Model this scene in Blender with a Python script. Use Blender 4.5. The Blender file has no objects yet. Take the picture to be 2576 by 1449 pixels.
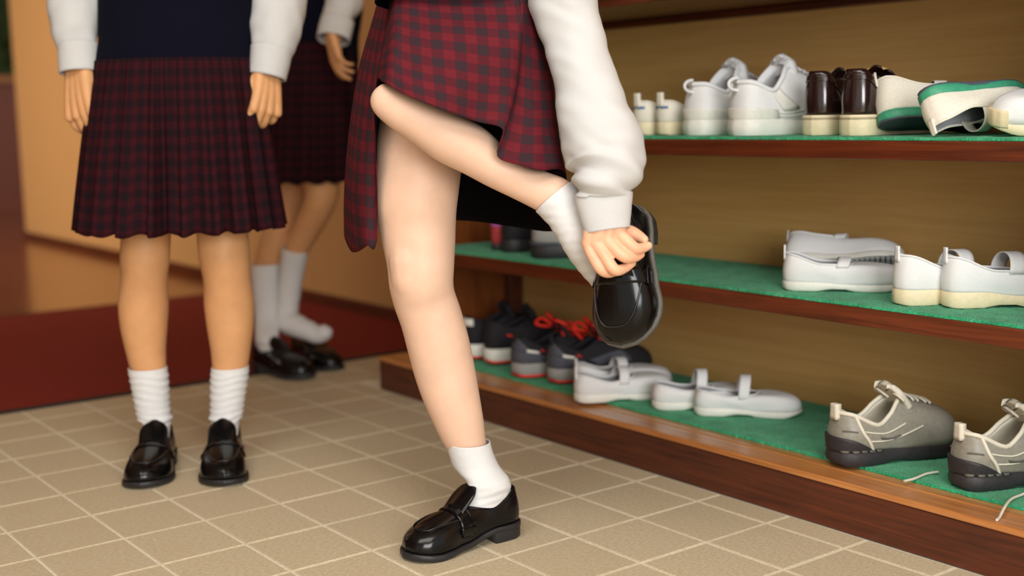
import bpy, bmesh, math, random
from mathutils import Vector, Matrix, noise
from mathutils.bvhtree import BVHTree

scene = bpy.context.scene
C = scene.collection
V = Vector

# ---------------------------------------------------------------- camera
CAM_H = 0.74
YAW, PITCH, ROLL, FPX = 0.92213, 0.13881, -0.020075, 3148.25
fw = V((-math.sin(YAW) * math.cos(PITCH), math.cos(YAW) * math.cos(PITCH), -math.sin(PITCH)))
_r = V((math.cos(YAW), math.sin(YAW), 0)); _u = _r.cross(fw)
RIGHT = _r * math.cos(ROLL) + _u * math.sin(ROLL)
UP = -_r * math.sin(ROLL) + _u * math.cos(ROLL)
TOW = -fw                                   # towards the camera
EYE = V((0, 0, CAM_H))
cam_data = bpy.data.cameras.new('camera')
cam = bpy.data.objects.new('camera', cam_data); C.objects.link(cam)
M = Matrix((RIGHT, UP, TOW)).transposed().to_4x4(); M.translation = EYE
cam.matrix_world = M
cam_data.sensor_width = 36.0
cam_data.lens = FPX / 2576 * 36.0
cam_data.clip_start = 0.05
cam_data.dof.use_dof = True
cam_data.dof.focus_distance = 2.08
cam_data.dof.aperture_fstop = 2.0
scene.camera = cam

# ---------------------------------------------------------------- daylight
world = bpy.data.worlds.new('world'); scene.world = world; world.use_nodes = True
bg = world.node_tree.nodes['Background']
bg.inputs['Color'].default_value = (1.0, 0.99, 0.97, 1)
bg.inputs['Strength'].default_value = 0.7

def area(name, loc, target, sx, sy, power, col, spread=math.pi):
    l = bpy.data.lights.new(name, 'AREA'); l.shape = 'RECTANGLE'; l.size = sx; l.size_y = sy
    l.energy = power; l.color = col; l.spread = spread
    o = bpy.data.objects.new(name, l); C.objects.link(o); o.location = loc
    o.rotation_euler = (V(target) - V(loc)).to_track_quat('-Z', 'Y').to_euler()
    return o
# daylight of the glazed entrance behind the camera and to its right
area('entrance_daylight', (2.6, -0.55, 1.45), (-1.8, 1.9, 0.4), 2.0, 1.6, 150, (1.0, 0.985, 0.96))
area('ceiling_light', (-0.75, 0.15, 2.62), (-1.35, 0.95, 0.0), 2.4, 1.8, 84, (1.0, 0.985, 0.955))
area('hall_daylight', (-7.2, -1.9, 2.0), (-7.4, 2.3, 0.7), 2.0, 1.0, 62, (1.0, 0.90, 0.74), 1.7)

scene.view_settings.view_transform = 'Standard'
scene.view_settings.look = 'None'
scene.view_settings.exposure = -0.1
scene.view_settings.gamma = 1.0
scene.view_settings.use_curve_mapping = False

# ---------------------------------------------------------------- helpers
def at(px, py, d):                          # point seen at a pixel of the 2576x1449 photo at camera depth d
    return EYE + (fw + RIGHT * ((px - 1288) / FPX) - UP * ((py - 724.5) / FPX)) * d
def on_z(px, py, z):
    k = fw + RIGHT * ((px - 1288) / FPX) - UP * ((py - 724.5) / FPX)
    return EYE + k * ((z - CAM_H) / k.z)
def on_y(px, py, y):
    k = fw + RIGHT * ((px - 1288) / FPX) - UP * ((py - 724.5) / FPX)
    return EYE + k * (y / k.y)
def px_y(px, y, z):                         # point with pixel column px on the plane Y = y at height z
    lo = on_y(px, 300, y); hi = on_y(px, 1300, y)
    t = (z - lo.z) / (hi.z - lo.z)
    return lo.lerp(hi, t)
def lerp(a, b, t): return a + (b - a) * t
def sstep(a, b, x):
    t = max(0.0, min(1.0, (x - a) / (b - a))); return t * t * (3 - 2 * t)
def table(pts, x):                          # smooth interpolation of a table of (x, y)
    if x <= pts[0][0]: return pts[0][1]
    for (x0, y0), (x1, y1) in zip(pts, pts[1:]):
        if x <= x1:
            t = (x - x0) / (x1 - x0); return lerp(y0, y1, t * t * (3 - 2 * t) * .5 + t * .5)
    return pts[-1][1]
def crom(p0, p1, p2, p3, t):
    return 0.5 * ((2 * p1) + (p2 - p0) * t + (2 * p0 - 5 * p1 + 4 * p2 - p3) * t * t + (3 * p1 - p0 - 3 * p2 + p3) * t ** 3)
def spline(pts, k, closed=False):           # Catmull-Rom through values or vectors
    n = len(pts); out = []
    g = (lambda i: pts[i % n]) if closed else (lambda i: pts[max(0, min(n - 1, i))])
    for i in range(n if closed else n - 1):
        for j in range(k): out.append(crom(g(i - 1), g(i), g(i + 1), g(i + 2), j / k))
    if not closed: out.append(pts[-1])
    return out

class MB:                                   # collects geometry for ONE mesh object
    def __init__(s): s.v = []; s.f = []; s.uv = []
    def quadgrid(s, rows, closed=False, uv=None, flip=False):
        b = len(s.v); R = len(rows); N = len(rows[0])
        for r in rows: s.v += [V(p) for p in r]
        for i in range(R - 1):
            for j in range(N if closed else N - 1):
                j2 = (j + 1) % N
                q = (b + i * N + j, b + i * N + j2, b + (i + 1) * N + j2, b + (i + 1) * N + j)
                s.f.append(q[::-1] if flip else q)
                if uv:
                    u = (uv[i][j], uv[i][j + 1 if closed else j2], uv[i + 1][j + 1 if closed else j2], uv[i + 1][j])
                    s.uv.append(u[::-1] if flip else u)
        return b
    def fan(s, loop, flip=False):
        b = len(s.v); c = sum((V(p) for p in loop), V()) / len(loop)
        s.v += [V(p) for p in loop] + [c]; n = len(loop)
        for i in range(n):
            q = (b + i, b + (i + 1) % n, b + n); s.f.append(q[::-1] if flip else q)
    def box(s, a, b, bevel=0.0):
        x0, y0, z0 = a; x1, y1, z1 = b; e = bevel
        if e <= 0:
            k = len(s.v)
            s.v += [V(p) for p in ((x0, y0, z0), (x1, y0, z0), (x1, y1, z0), (x0, y1, z0), (x0, y0, z1), (x1, y0, z1), (x1, y1, z1), (x0, y1, z1))]
            for q in ((3, 2, 1, 0), (4, 5, 6, 7), (0, 1, 5, 4), (1, 2, 6, 5), (2, 3, 7, 6), (3, 0, 4, 7)): s.f.append(tuple(k + i for i in q))
            return
        bm = bmesh.new(); bmesh.ops.create_cube(bm, size=1)
        for v in bm.verts: v.co = V((lerp(x0, x1, v.co.x + .5), lerp(y0, y1, v.co.y + .5), lerp(z0, z1, v.co.z + .5)))
        bmesh.ops.bevel(bm, geom=bm.edges[:], offset=e, segments=2, affect='EDGES', profile=.5)
        k = len(s.v); bm.verts.index_update(); s.v += [v.co.copy() for v in bm.verts]
        for f in bm.faces: s.f.append(tuple(k + v.index for v in f.verts))
        bm.free()
    def tube(s, pts, rad, n=8, caps=True, closed=False):
        m = len(pts); rows = []; prev = None
        for i, p in enumerate(pts):
            a = pts[(i - 1) % m] if (closed or i > 0) else pts[0]
            b = pts[(i + 1) % m] if (closed or i < m - 1) else pts[-1]
            t = (V(b) - V(a)).normalized()
            if prev is None: prev = t.orthogonal().normalized()
            x = (prev - t * prev.dot(t)).normalized(); prev = x; y = t.cross(x)
            r = rad[i] if isinstance(rad, (list, tuple)) else rad
            rows.append([V(p) + (x * math.cos(k * 2 * math.pi / n) + y * math.sin(k * 2 * math.pi / n)) * r for k in range(n)])
        if closed: rows.append(rows[0])
        s.quadgrid(rows, closed=True)
        if caps and not closed: s.fan(rows[0], True); s.fan(rows[-1])
    def mesh(s, name, off=V()):
        me = bpy.data.meshes.new(name)
        me.from_pydata([tuple(p - off) for p in s.v], [], s.f)
        if s.uv and len(s.uv) == len(s.f):
            lay = me.uv_layers.new(name='fabric'); i = 0
            for f in s.uv:
                for c in f: lay.data[i].uv = c; i += 1
        me.validate(); return me
    def build(s, name, mat, parent=None, smooth=True, off=None, weld=False):
        if off is None: off = V()
        me = s.mesh(name, off)
        if weld:
            bm = bmesh.new(); bm.from_mesh(me); bmesh.ops.remove_doubles(bm, verts=bm.verts[:], dist=1e-5)
            bmesh.ops.recalc_face_normals(bm, faces=bm.faces[:]); bm.to_mesh(me); bm.free()
        me.materials.append(mat)
        if smooth: me.polygons.foreach_set('use_smooth', [True] * len(me.polygons))
        o = bpy.data.objects.new(name, me); C.objects.link(o)
        if parent: o.parent = parent
        return o
def solid(o, t, off=-1, mat=None):
    m = o.modifiers.new('thickness', 'SOLIDIFY'); m.thickness = t; m.offset = off
    if mat: o.data.materials.append(mat); m.material_offset = 1; m.material_offset_rim = 0
def tag(o, label=None, cat=None, group=None, kind=None):
    if label: o['label'] = label
    if cat: o['category'] = cat
    if group: o['group'] = group
    if kind: o['kind'] = kind
    return o
def empty(name, loc=(0, 0, 0)):
    o = bpy.data.objects.new(name, None); C.objects.link(o); o.location = loc; o.empty_display_size = .05; return o
def struct(name, mb, mat, smooth=False): return tag(mb.build(name, mat, smooth=smooth), kind='structure')

# ---------------------------------------------------------------- materials
def s2l(c): return tuple(((x / 255) / 12.92 if x / 255 <= .04045 else ((x / 255 + .055) / 1.055) ** 2.4) for x in c) + (1,)
class N:
    def __init__(s, name):
        s.m = bpy.data.materials.new(name); s.m.use_nodes = True; s.t = s.m.node_tree; s.b = s.t.nodes['Principled BSDF']
    def n(s, kind, **kw):
        x = s.t.nodes.new(kind)
        for k, v in kw.items():
            if k in x.inputs: x.inputs[k].default_value = v
            else: setattr(x, k, v)
        return x
    def l(s, a, b): s.t.links.new(a, b)
    def bump(s, h, strength, dist=.002):
        b = s.n('ShaderNodeBump', Strength=strength, Distance=dist); s.l(h, b.inputs['Height']); s.l(b.outputs[0], s.b.inputs['Normal'])
    def mix(s, f, a, b):
        x = s.n('ShaderNodeMix', data_type='RGBA')
        for i, v in ((0, f), (6, a), (7, b)):
            if isinstance(v, (tuple, float, int)): x.inputs[i].default_value = v
            else: s.l(v, x.inputs[i])
        return x.outputs[2]
    def math(s, op, a, b=0.0):
        x = s.n('ShaderNodeMath', operation=op)
        for i, v in ((0, a), (1, b)):
            if isinstance(v, (float, int)): x.inputs[i].default_value = v
            else: s.l(v, x.inputs[i])
        return x.outputs[0]
    def ramp(s, f, stops):
        x = s.n('ShaderNodeValToRGB'); s.l(f, x.inputs[0]); e = x.color_ramp.elements
        while len(e) < len(stops): e.new(.5)
        for q, (p, c) in zip(e, stops): q.position = p; q.color = c
        return x.outputs[0]
def plain(name, c, rough=.6, var=.12, scale=60, bump=.0, spec=.5, coat=0, sss=0, stretch=None, sheen=0):
    k = N(name); k.b.inputs['Roughness'].default_value = rough; k.b.inputs['Specular IOR Level'].default_value = spec
    tc = k.n('ShaderNodeTexCoord'); src = tc.outputs['Object']
    if stretch:
        mp = k.n('ShaderNodeMapping'); mp.inputs['Scale'].default_value = stretch; k.l(src, mp.inputs[0]); src = mp.outputs[0]
    nz = k.n('ShaderNodeTexNoise', Scale=scale, Detail=6.0, Roughness=.6); k.l(src, nz.inputs['Vector'])
    a = s2l(c); lo = tuple(x * (1 - var) for x in a[:3]) + (1,); hi = tuple(min(1, x * (1 + var)) for x in a[:3]) + (1,)
    k.l(k.ramp(nz.outputs[0], [(.3, lo), (.7, hi)]), k.b.inputs['Base Color'])
    if bump: k.bump(nz.outputs[0], bump)
    if coat: k.b.inputs['Coat Weight'].default_value = coat; k.b.inputs['Coat Roughness'].default_value = .12
    if sss:
        k.b.inputs['Subsurface Weight'].default_value = sss; k.b.inputs['Subsurface Radius'].default_value = (.012, .005, .003); k.b.inputs['Subsurface Scale'].default_value = .6
    if sheen: k.b.inputs['Sheen Weight'].default_value = sheen
    return k.m
def wood(name, dark, light, rough=.35, axis='X', scale=5.0, coat=.2):
    k = N(name); k.b.inputs['Roughness'].default_value = rough; k.b.inputs['Coat Weight'].default_value = coat; k.b.inputs['Coat Roughness'].default_value = .25
    tc = k.n('ShaderNodeTexCoord'); mp = k.n('ShaderNodeMapping'); k.l(tc.outputs['Object'], mp.inputs[0])
    mp.inputs['Scale'].default_value = {'X': (.6, 14, 14), 'Y': (14, .6, 14), 'Z': (14, 14, .6)}[axis]
    n1 = k.n('ShaderNodeTexNoise', Scale=scale, Detail=9.0, Roughness=.65, Distortion=.6); k.l(mp.outputs[0], n1.inputs['Vector'])
    n2 = k.n('ShaderNodeTexNoise', Scale=3.0, Detail=3.0); k.l(tc.outputs['Object'], n2.inputs['Vector'])
    f = k.math('ADD', k.math('MULTIPLY', n1.outputs[0], .75), k.math('MULTIPLY', n2.outputs[0], .25))
    k.l(k.ramp(f, [(.34, s2l(dark)), (.66, s2l(light))]), k.b.inputs['Base Color'])
    k.bump(n1.outputs[0], .12); return k.m
def tile_material():
    k = N('sand_tile'); k.b.inputs['Roughness'].default_value = .62
    tc = k.n('ShaderNodeTexCoord'); oi = k.n('ShaderNodeObjectInfo')
    ad = k.n('ShaderNodeVectorMath', operation='ADD'); k.l(tc.outputs['Object'], ad.inputs[0])
    sc = k.n('ShaderNodeVectorMath', operation='SCALE'); sc.inputs[0].default_value = (13, 7, 0); k.l(oi.outputs['Random'], sc.inputs['Scale']); k.l(sc.outputs[0], ad.inputs[1])
    mp = k.n('ShaderNodeMapping'); mp.inputs['Scale'].default_value = (1, .45, 1); mp.inputs['Rotation'].default_value = (0, 0, .9); k.l(ad.outputs[0], mp.inputs[0])
    fine = k.n('ShaderNodeTexNoise', Scale=260.0, Detail=5.0, Roughness=.7); k.l(mp.outputs[0], fine.inputs['Vector'])
    big = k.n('ShaderNodeTexNoise', Scale=14.0, Detail=4.0); k.l(ad.outputs[0], big.inputs['Vector'])
    c = k.ramp(fine.outputs[0], [(.3, s2l((176, 160, 130))), (.55, s2l((208, 194, 166))), (.75, s2l((226, 214, 190)))])
    c = k.mix(k.math('MULTIPLY', big.outputs[0], .35), c, s2l((194, 172, 132)))
    c = k.mix(k.math('MULTIPLY', oi.outputs['Random'], .22), c, s2l((180, 163, 134)))
    k.l(c, k.b.inputs['Base Color']); k.bump(fine.outputs[0], .35, .0015); return k.m
def plaid(name, red, mid, dark, pitch=.030):
    k = N(name); k.b.inputs['Roughness'].default_value = .9; k.b.inputs['Specular IOR Level'].default_value = .08
    uv = k.n('ShaderNodeUVMap', uv_map='fabric'); sp = k.n('ShaderNodeSeparateXYZ'); k.l(uv.outputs[0], sp.inputs[0])
    def band(o):
        fr = k.math('FRACT', k.math('DIVIDE', o, pitch)); d = k.math('ABSOLUTE', k.math('SUBTRACT', fr, .5))
        mr = k.n('ShaderNodeMapRange'); mr.interpolation_type = 'SMOOTHSTEP'; k.l(d, mr.inputs[0]); mr.inputs[1].default_value = .21; mr.inputs[2].default_value = .27
        return mr.outputs[0]
    def thin(o):
        fr = k.math('FRACT', k.math('ADD', k.math('DIVIDE', o, pitch), .0)); d = k.math('ABSOLUTE', k.math('SUBTRACT', fr, .5))
        mr = k.n('ShaderNodeMapRange'); k.l(d, mr.inputs[0]); mr.inputs[1].default_value = .03; mr.inputs[2].default_value = .07; mr.inputs[3].default_value = .14; mr.inputs[4].default_value = 0
        return mr.outputs[0]
    a, b = band(sp.outputs[0]), band(sp.outputs[1])
    one = k.math('MAXIMUM', a, b); both = k.math('MULTIPLY', a, b)
    c = k.mix(k.math('MAXIMUM', thin(sp.outputs[0]), thin(sp.outputs[1])), s2l(red), s2l(mid))
    c = k.mix(k.math('MULTIPLY', one, .8), c, s2l(mid)); c = k.mix(both, c, s2l(dark))
    tc = k.n('ShaderNodeTexCoord'); nz = k.n('ShaderNodeTexNoise', Scale=900.0, Detail=2.0); k.l(tc.outputs['Object'], nz.inputs['Vector'])
    c = k.mix(.28, c, k.mix(nz.outputs[0], (0.01, .004, .006, 1), s2l(red)))
    k.l(c, k.b.inputs['Base Color']); k.bump(nz.outputs[0], .25, .001); return k.m
def carpet_material():
    k = N('green_carpet'); k.b.inputs['Roughness'].default_value = .95; k.b.inputs['Specular IOR Level'].default_value = .1; k.b.inputs['Sheen Weight'].default_value = .25
    tc = k.n('ShaderNodeTexCoord'); a = k.n('ShaderNodeTexNoise', Scale=320.0, Detail=4.0, Roughness=.7); b = k.n('ShaderNodeTexNoise', Scale=22.0, Detail=3.0)
    for x in (a, b): k.l(tc.outputs['Object'], x.inputs['Vector'])
    f = k.math('ADD', k.math('MULTIPLY', a.outputs[0], .7), k.math('MULTIPLY', b.outputs[0], .3))
    k.l(k.ramp(f, [(.35, s2l((14, 112, 70))), (.52, s2l((34, 170, 114))), (.7, s2l((110, 218, 168)))]), k.b.inputs['Base Color'])
    k.bump(a.outputs[0], .9, .004); return k.m
MT = {}
MT['tile'] = tile_material()
MT['grout'] = plain('pale_grout', (226, 218, 196), .85, .12, 90, .15)
MT['tile_far'] = plain('sand_floor', (178, 160, 128), .65, .15, 60, .1)
MT['mat'] = plain('red_mat', (128, 42, 34), .85, .18, 180, .4, spec=.2)
MT['rubber'] = plain('black_rubber', (22, 18, 20), .7)
MT['floor_wood'] = wood('hall_floor_wood', (96, 44, 12), (160, 88, 30), .16, 'Y', 3.0, .6)
MT['wall'] = plain('tan_wall', (184, 138, 88), .85, .05, 40, .15, spec=.2)
MT['ceil'] = plain('pale_ceiling', (214, 196, 160), .9, .04, 30)
MT['base'] = wood('dark_baseboard_wood', (58, 24, 10), (98, 44, 16), .3, 'X')
MT['door'] = wood('red_brown_door_wood', (110, 44, 12), (140, 64, 20), .35, 'Z')
MT['sill'] = wood('sill_wood', (150, 92, 40), (190, 128, 66), .4, 'Y')
MT['kick'] = wood('dark_kick_wood', (52, 20, 10), (104, 46, 22), .33, 'X', 7)
MT['lip'] = wood('amber_lip_wood', (162, 96, 44), (212, 144, 82), .3, 'X', 6, .4)
MT['shelf'] = wood('red_brown_shelf_wood', (70, 27, 11), (116, 52, 24), .35, 'X', 6)
MT['side'] = wood('side_panel_wood', (104, 48, 16), (150, 82, 32), .4, 'Z', 5)
MT['back'] = wood('golden_back_panel', (194, 150, 86), (212, 170, 106), .5, 'X', 3.5, .05)
MT['carpet'] = carpet_material()
MT['skin'] = plain('pale_skin', (232, 194, 168), .48, .05, 25, .0, spec=.35, sss=.25)
MT['skin_hand'] = plain('rosy_hand_skin', (238, 184, 150), .45, .07, 45, .05, spec=.35, sss=.25)
MT['skin_warm'] = plain('warm_skin', (218, 162, 112), .5, .06, 25, .0, spec=.35, sss=.2)
MT['shirt'] = plain('white_shirt_cotton', (200, 200, 199), .85, .02, 400, .15, spec=.15, sheen=0)
MT['sock'] = plain('white_sock_knit', (222, 222, 222), .95, .03, 700, .3, spec=.15, stretch=(1, 1, .3))
MT['navy'] = plain('navy_wool', (13, 14, 27), .95, .2, 500, .3, spec=.08)
MT['shorts'] = plain('black_lining_shade', (14, 10, 14), .95, .1, 200, spec=.1)  # lining cloth; also paints the shade inside the front skirt
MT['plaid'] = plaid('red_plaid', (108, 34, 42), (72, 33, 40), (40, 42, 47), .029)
MT['plaid_shaded'] = plaid('shaded_red_plaid', (58, 18, 24), (35, 16, 21), (19, 18, 23), .030)  # same cloth as the red plaid, with shade painted into its colours
MT['black_in'] = plain('black_lining_leather', (26, 20, 18), .6)
MT['black'] = plain('black_leather', (10, 10, 12), .2, .2, 160, .03, spec=.3, coat=.12)
MT['black_sole'] = plain('black_sole_rubber', (34, 33, 35), .5, .2, 160, .1)
MT['worn_sole'] = plain('grey_welt', (96, 94, 88), .5, .2, 160, .1)
MT['inner_brown'] = plain('brown_leather_lining', (120, 62, 26), .55, .15, 80)
MT['inner_tan'] = plain('tan_leather_lining', (216, 168, 110), .55, .12, 80)
MT['brown'] = plain('dark_brown_leather', (38, 20, 18), .2, .25, 120, .02, spec=.6, coat=.6)
MT['cream'] = plain('cream_rubber', (226, 212, 176), .55, .07, 90, .05)
MT['white'] = plain('white_canvas', (224, 225, 226), .8, .03, 300, .15, spec=.25)
MT['white_rub'] = plain('white_rubber', (226, 225, 216), .5, .05, 90, .04)
MT['grey_in'] = plain('grey_lining', (150, 152, 156), .9, .1, 120)
MT['offwhite'] = plain('off_white_canvas', (226, 220, 206), .8, .06, 200, .15, spec=.25)
MT['green'] = plain('green_rubber', (60, 150, 116), .5, .12, 120)
MT['blue'] = plain('blue_tab', (30, 110, 170), .6)
MT['silver'] = plain('silver_grey_upper', (140, 136, 124), .42, .12, 150, .1, spec=.5)
MT['silver_dk'] = plain('dark_grey_upper', (92, 90, 84), .5, .12, 150, .1)
MT['charcoal'] = plain('charcoal_rubber', (44, 41, 44), .55, .2, 120, .1)
MT['bone'] = plain('bone_trim', (214, 208, 190), .6, .06, 150, .1)
MT['blk_fab'] = plain('black_fabric', (24, 22, 28), .85, .25, 200, .2)
MT['slate'] = plain('slate_fabric', (74, 76, 86), .75, .15, 200, .2)
MT['red'] = plain('bright_red_lace', (226, 44, 26), .6, .1, 200)
MT['pink'] = plain('pink_fabric', (176, 92, 158), .8, .15, 90)
MT['redpat'] = plain('red_fabric', (170, 56, 58), .8, .3, 60)
MT['lightgrey'] = plain('light_grey_upper', (150, 150, 146), .7, .1, 150, .1)
MT['hair'] = plain('dark_hair', (26, 20, 18), .4, .35, 200, .3, stretch=(1, 1, .05))
MT['eye'] = plain('dark_eye', (22, 16, 14), .2)
MT['lip_pink'] = plain('lip_pink', (190, 112, 100), .5)
MT['leaf'] = plain('garden_green', (96, 116, 60), .8, .4, 8)
# ================================================================ the setting
TX, TY, OX, OY = .1717, .1541, -2.3162, .5902
KY, RY, BY = 1.735, 1.822, 2.149            # kick board, recessed shelf front, back panel
MAT_X0, MAT_X1 = -3.30, -4.99
WALL_Y = 2.383
mb = MB(); mb.box((MAT_X0 - .02, -4.0, -.06), (3.0, 2.38, -.0018)); floor = struct('floor', mb, MT['grout'])
GR = .0055
tiles = []
def corner(i, j): return OX + i * TX, OY + j * TY
cells = [(i, j) for i in range(-6, 32) for j in range(-29, 12) if j < 8 or OX + i * TX < -2.9 or OX + i * TX > -.86]
def ctr(c): return V((OX + (c[0] + .5) * TX, OY + (c[1] + .5) * TY, 0))
def pix(p):
    d = p - EYE; z = d.dot(fw)
    return (1288 + FPX * d.dot(RIGHT) / z, 724.5 - FPX * d.dot(UP) / z, z) if z > .05 else (-1e9, -1e9, -1)
def seen(c):
    x, y, z = pix(ctr(c)); return z > 0 and -260 < x < 2840 and y < 1640
near = [c for c in cells if seen(c)]
near.sort(key=lambda c: (ctr(c) - EYE).length)
near = near[:300]; nearset = set(near)
def tile_mesh(x0, x1, y0, y1, name='tile'):
    m = MB(); e = .0016
    lo = [(x0, y0, -.006), (x1, y0, -.006), (x1, y1, -.006), (x0, y1, -.006)]
    md = [(x0, y0, -.0012), (x1, y0, -.0012), (x1, y1, -.0012), (x0, y1, -.0012)]
    hi = [(x0 + e, y0 + e, 0), (x1 - e, y0 + e, 0), (x1 - e, y1 - e, 0), (x0 + e, y1 - e, 0)]
    m.quadgrid([lo, md, hi], closed=True); b = len(m.v) - 4; m.f.append((b, b + 1, b + 2, b + 3)); return m
def clip(c):
    x0 = OX + c[0] * TX; y0 = OY + c[1] * TY
    X0 = max(x0 + GR / 2, MAT_X0 + .004); X1 = x0 + TX - GR / 2; Y0 = y0 + GR / 2; Y1 = min(y0 + TY - GR / 2, KY - .003 if -2.893 < X1 and x0 < -.86 else WALL_Y)
    if y0 > KY - .01 and x0 < -2: X1 = min(X1, -2.896)
    return X0, X1, Y0, Y1
full = tile_mesh(-TX / 2 + GR / 2, TX / 2 - GR / 2, -TY / 2 + GR / 2, TY / 2 - GR / 2).mesh('tile'); full.materials.append(MT['tile'])
rest = MB(); rng = random.Random(4)
for c in cells:
    X0, X1, Y0, Y1 = clip(c)
    if X1 - X0 < .008 or Y1 - Y0 < .008: continue
    whole = abs((X1 - X0) - (TX - GR)) < 1e-6 and abs((Y1 - Y0) - (TY - GR)) < 1e-6
    if c in nearset:
        if whole:
            o = bpy.data.objects.new('tile', full); C.objects.link(o); o.location = ctr(c) + V((0, 0, rng.uniform(-.0004, .0004))); o.parent = floor
        else:
            cc = V(((X0 + X1) / 2, (Y0 + Y1) / 2, 0)); o = tile_mesh(X0 - cc.x, X1 - cc.x, Y0 - cc.y, Y1 - cc.y).build('tile', MT['tile'], floor, False); o.location = cc
    else:
        t = tile_mesh(X0, X1, Y0, Y1); b = len(rest.v); rest.v += t.v; rest.f += [tuple(b + i for i in f) for f in t.f]
if rest.v: tag(rest.build('tile_field', MT['tile_far'], floor, False), kind='stuff')

mb = MB(); mb.box((-13.5, -4.0, -.06), (MAT_X1 + .02, WALL_Y, 0)); struct('floor_hall', mb, MT['floor_wood'])
mb = MB(); mb.box((MAT_X1 - .02, -4.0, -.06), (MAT_X0 - .02, WALL_Y, -.004)); struct('floor_step', mb, MT['tile_far'])
mat_o = empty('entrance_mat', ((MAT_X0 + MAT_X1) / 2, 0, 0)); tag(mat_o, 'dark red entrance mat between the tiles and the wooden hall floor', 'mat')
mb = MB(); mb.box((MAT_X1 + .02, -3.9, -.004), (MAT_X0 - .022, WALL_Y - .02, .004), .001); mb.build('pile', MT['mat'], mat_o, False, off=V(mat_o.location))
for x in (MAT_X0 - .022, MAT_X1):
    mb = MB(); mb.box((x, -3.9, -.004), (x + .02, WALL_Y - .02, .0045), .001); mb.build('rubber_edge', MT['rubber'], mat_o, False, off=V(mat_o.location))

WX = -8.34
mb = MB(); mb.box((WX, WALL_Y, -.02), (.9, WALL_Y + .14, 2.75)); struct('wall_back', mb, MT['wall'])
mb = MB(); mb.box((WX - .012, WALL_Y - .014, 0), (-2.84, WALL_Y, .046), .003); struct('baseboard_back', mb, MT['base'])
mb = MB(); mb.box((-13.5, -4, 2.7), (1.2, WALL_Y + 2.4, 2.8)); struct('ceiling', mb, MT['ceil'])
# far end of the hall, seen at the left edge of the photo
FX = -11.2; WZ = 1.08
mb = MB()
mb.box((FX - .15, -2.6, 0), (FX, 5.0, WZ)); mb.box((FX - .15, -2.6, 2.1), (FX, 5.0, 2.75)); mb.box((FX - .15, -2.6, WZ), (FX, .2, 2.1)); mb.box((FX - .15, 4.6, WZ), (FX, 5.0, 2.1))
struct('wall_left', mb, MT['door'])
mb = MB(); mb.box((-13.5, WALL_Y, -.06), (WX - .0, 5.0, 0)); struct('floor_passage', mb, MT['floor_wood'])
win = empty('window_1', (FX, 2.4, WZ)); tag(win, kind='structure')
mb = MB(); mb.box((FX - .15, .2, WZ), (FX + .10, 4.6, WZ + .06), .006); mb.build('window_sill', MT['sill'], win, False, off=V(win.location))
for y in (.2, 1.3, 2.4, 3.5, 4.54):
    mb = MB(); mb.box((FX - .09, y, WZ + .06), (FX - .05, y + .06, 2.1)); mb.build('window_frame', MT['sill'], win, False, off=V(win.location))
k = N('window_glass'); k.b.inputs['Transmission Weight'].default_value = 1; k.b.inputs['Roughness'].default_value = .02; k.b.inputs['IOR'].default_value = 1.05; glass = k.m
mb = MB(); mb.box((FX - .075, .2, WZ + .06), (FX - .07, 4.6, 2.1)); mb.build('pane', glass, win, False, off=V(win.location))
rng = random.Random(8)
hedge = MB(); hedge.box((FX - 2.3, -2.0, .0), (FX - 1.7, 7.5, 3.2))
for i in range(1500):
    c = V((FX - 1.6 + rng.uniform(-.35, .35), rng.uniform(-1.5, 7.0), rng.uniform(.55, 2.6))); r = rng.uniform(.06, .14)
    a = V((rng.uniform(-1, 1), rng.uniform(-1, 1), rng.uniform(-1, 1))).normalized(); b = a.orthogonal().normalized()
    k0 = len(hedge.v); hedge.v += [c + a * r, c + b * r * .6, c - a * r, c - b * r * .6]; hedge.f.append((k0, k0 + 1, k0 + 2, k0 + 3))
tag(hedge.build('garden_hedge', MT['leaf'], smooth=False), 'green garden foliage outside the far hall window', 'hedge', kind='stuff')

mb = MB(); mb.box((-13.5, -2.75, 0), (-.9, -2.6, 2.75)); struct('wall_front_unseen', mb, MT['wall'])  # unseen hall wall, added to cut the fill light from the left
# ---------------------------------------------------------------- the shoe shelf
SX0, SX1 = -2.894, -.86                     # plinth ends
PX0 = -2.8125                               # inner face of the left side panel
ZK, ZM, ZT, ZC = .0913, .3846, .6805, .958
shelf = empty('shoe_shelf', ((SX0 + SX1) / 2, KY, 0)); tag(shelf, 'long brown wooden open shoe shelf with green carpeted tiers', 'shoe shelf')
so = V(shelf.location)
def sbox(name, a, b, mat, bev=.002):
    m = MB(); m.box(a, b, bev); return m.build(name, mat, shelf, False, off=so)
sbox('kick_board', (SX0, KY, 0), (SX1, KY + .02, ZK - .012), MT['kick'])
sbox('front_lip', (SX0, KY - .004, ZK - .012), (SX1, KY + .052, ZK), MT['lip'], .003)
sbox('rear_lip', (SX0, KY + .0535, ZK - .012), (SX1, RY + .004, ZK), MT['lip'], .003)
sbox('base_board', (SX0, RY + .0045, ZK - .02), (SX1, BY, ZK), MT['shelf'])
sbox('plinth_end', (SX0, KY + .021, 0), (SX0 + .02, BY, ZK - .0125), MT['kick'])
sbox('back_panel', (PX0 - .02, BY + .0005, ZK - .02), (SX1, BY + .012, ZC + .03), MT['back'], 0)
sbox('side_panel', (PX0 - .028, RY + .002, ZK + .0003), (PX0, BY, ZC + .03), MT['side'])
sbox('side_panel', (SX1 - .06, RY + .002, ZK + .0003), (SX1 - .032, BY, ZC + .03), MT['side'])
sbox('corner_post', (PX0 + .0003, BY - .045, ZK + .0003), (PX0 + .03, BY - .0003, ZM - .034), MT['kick'])
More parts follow.
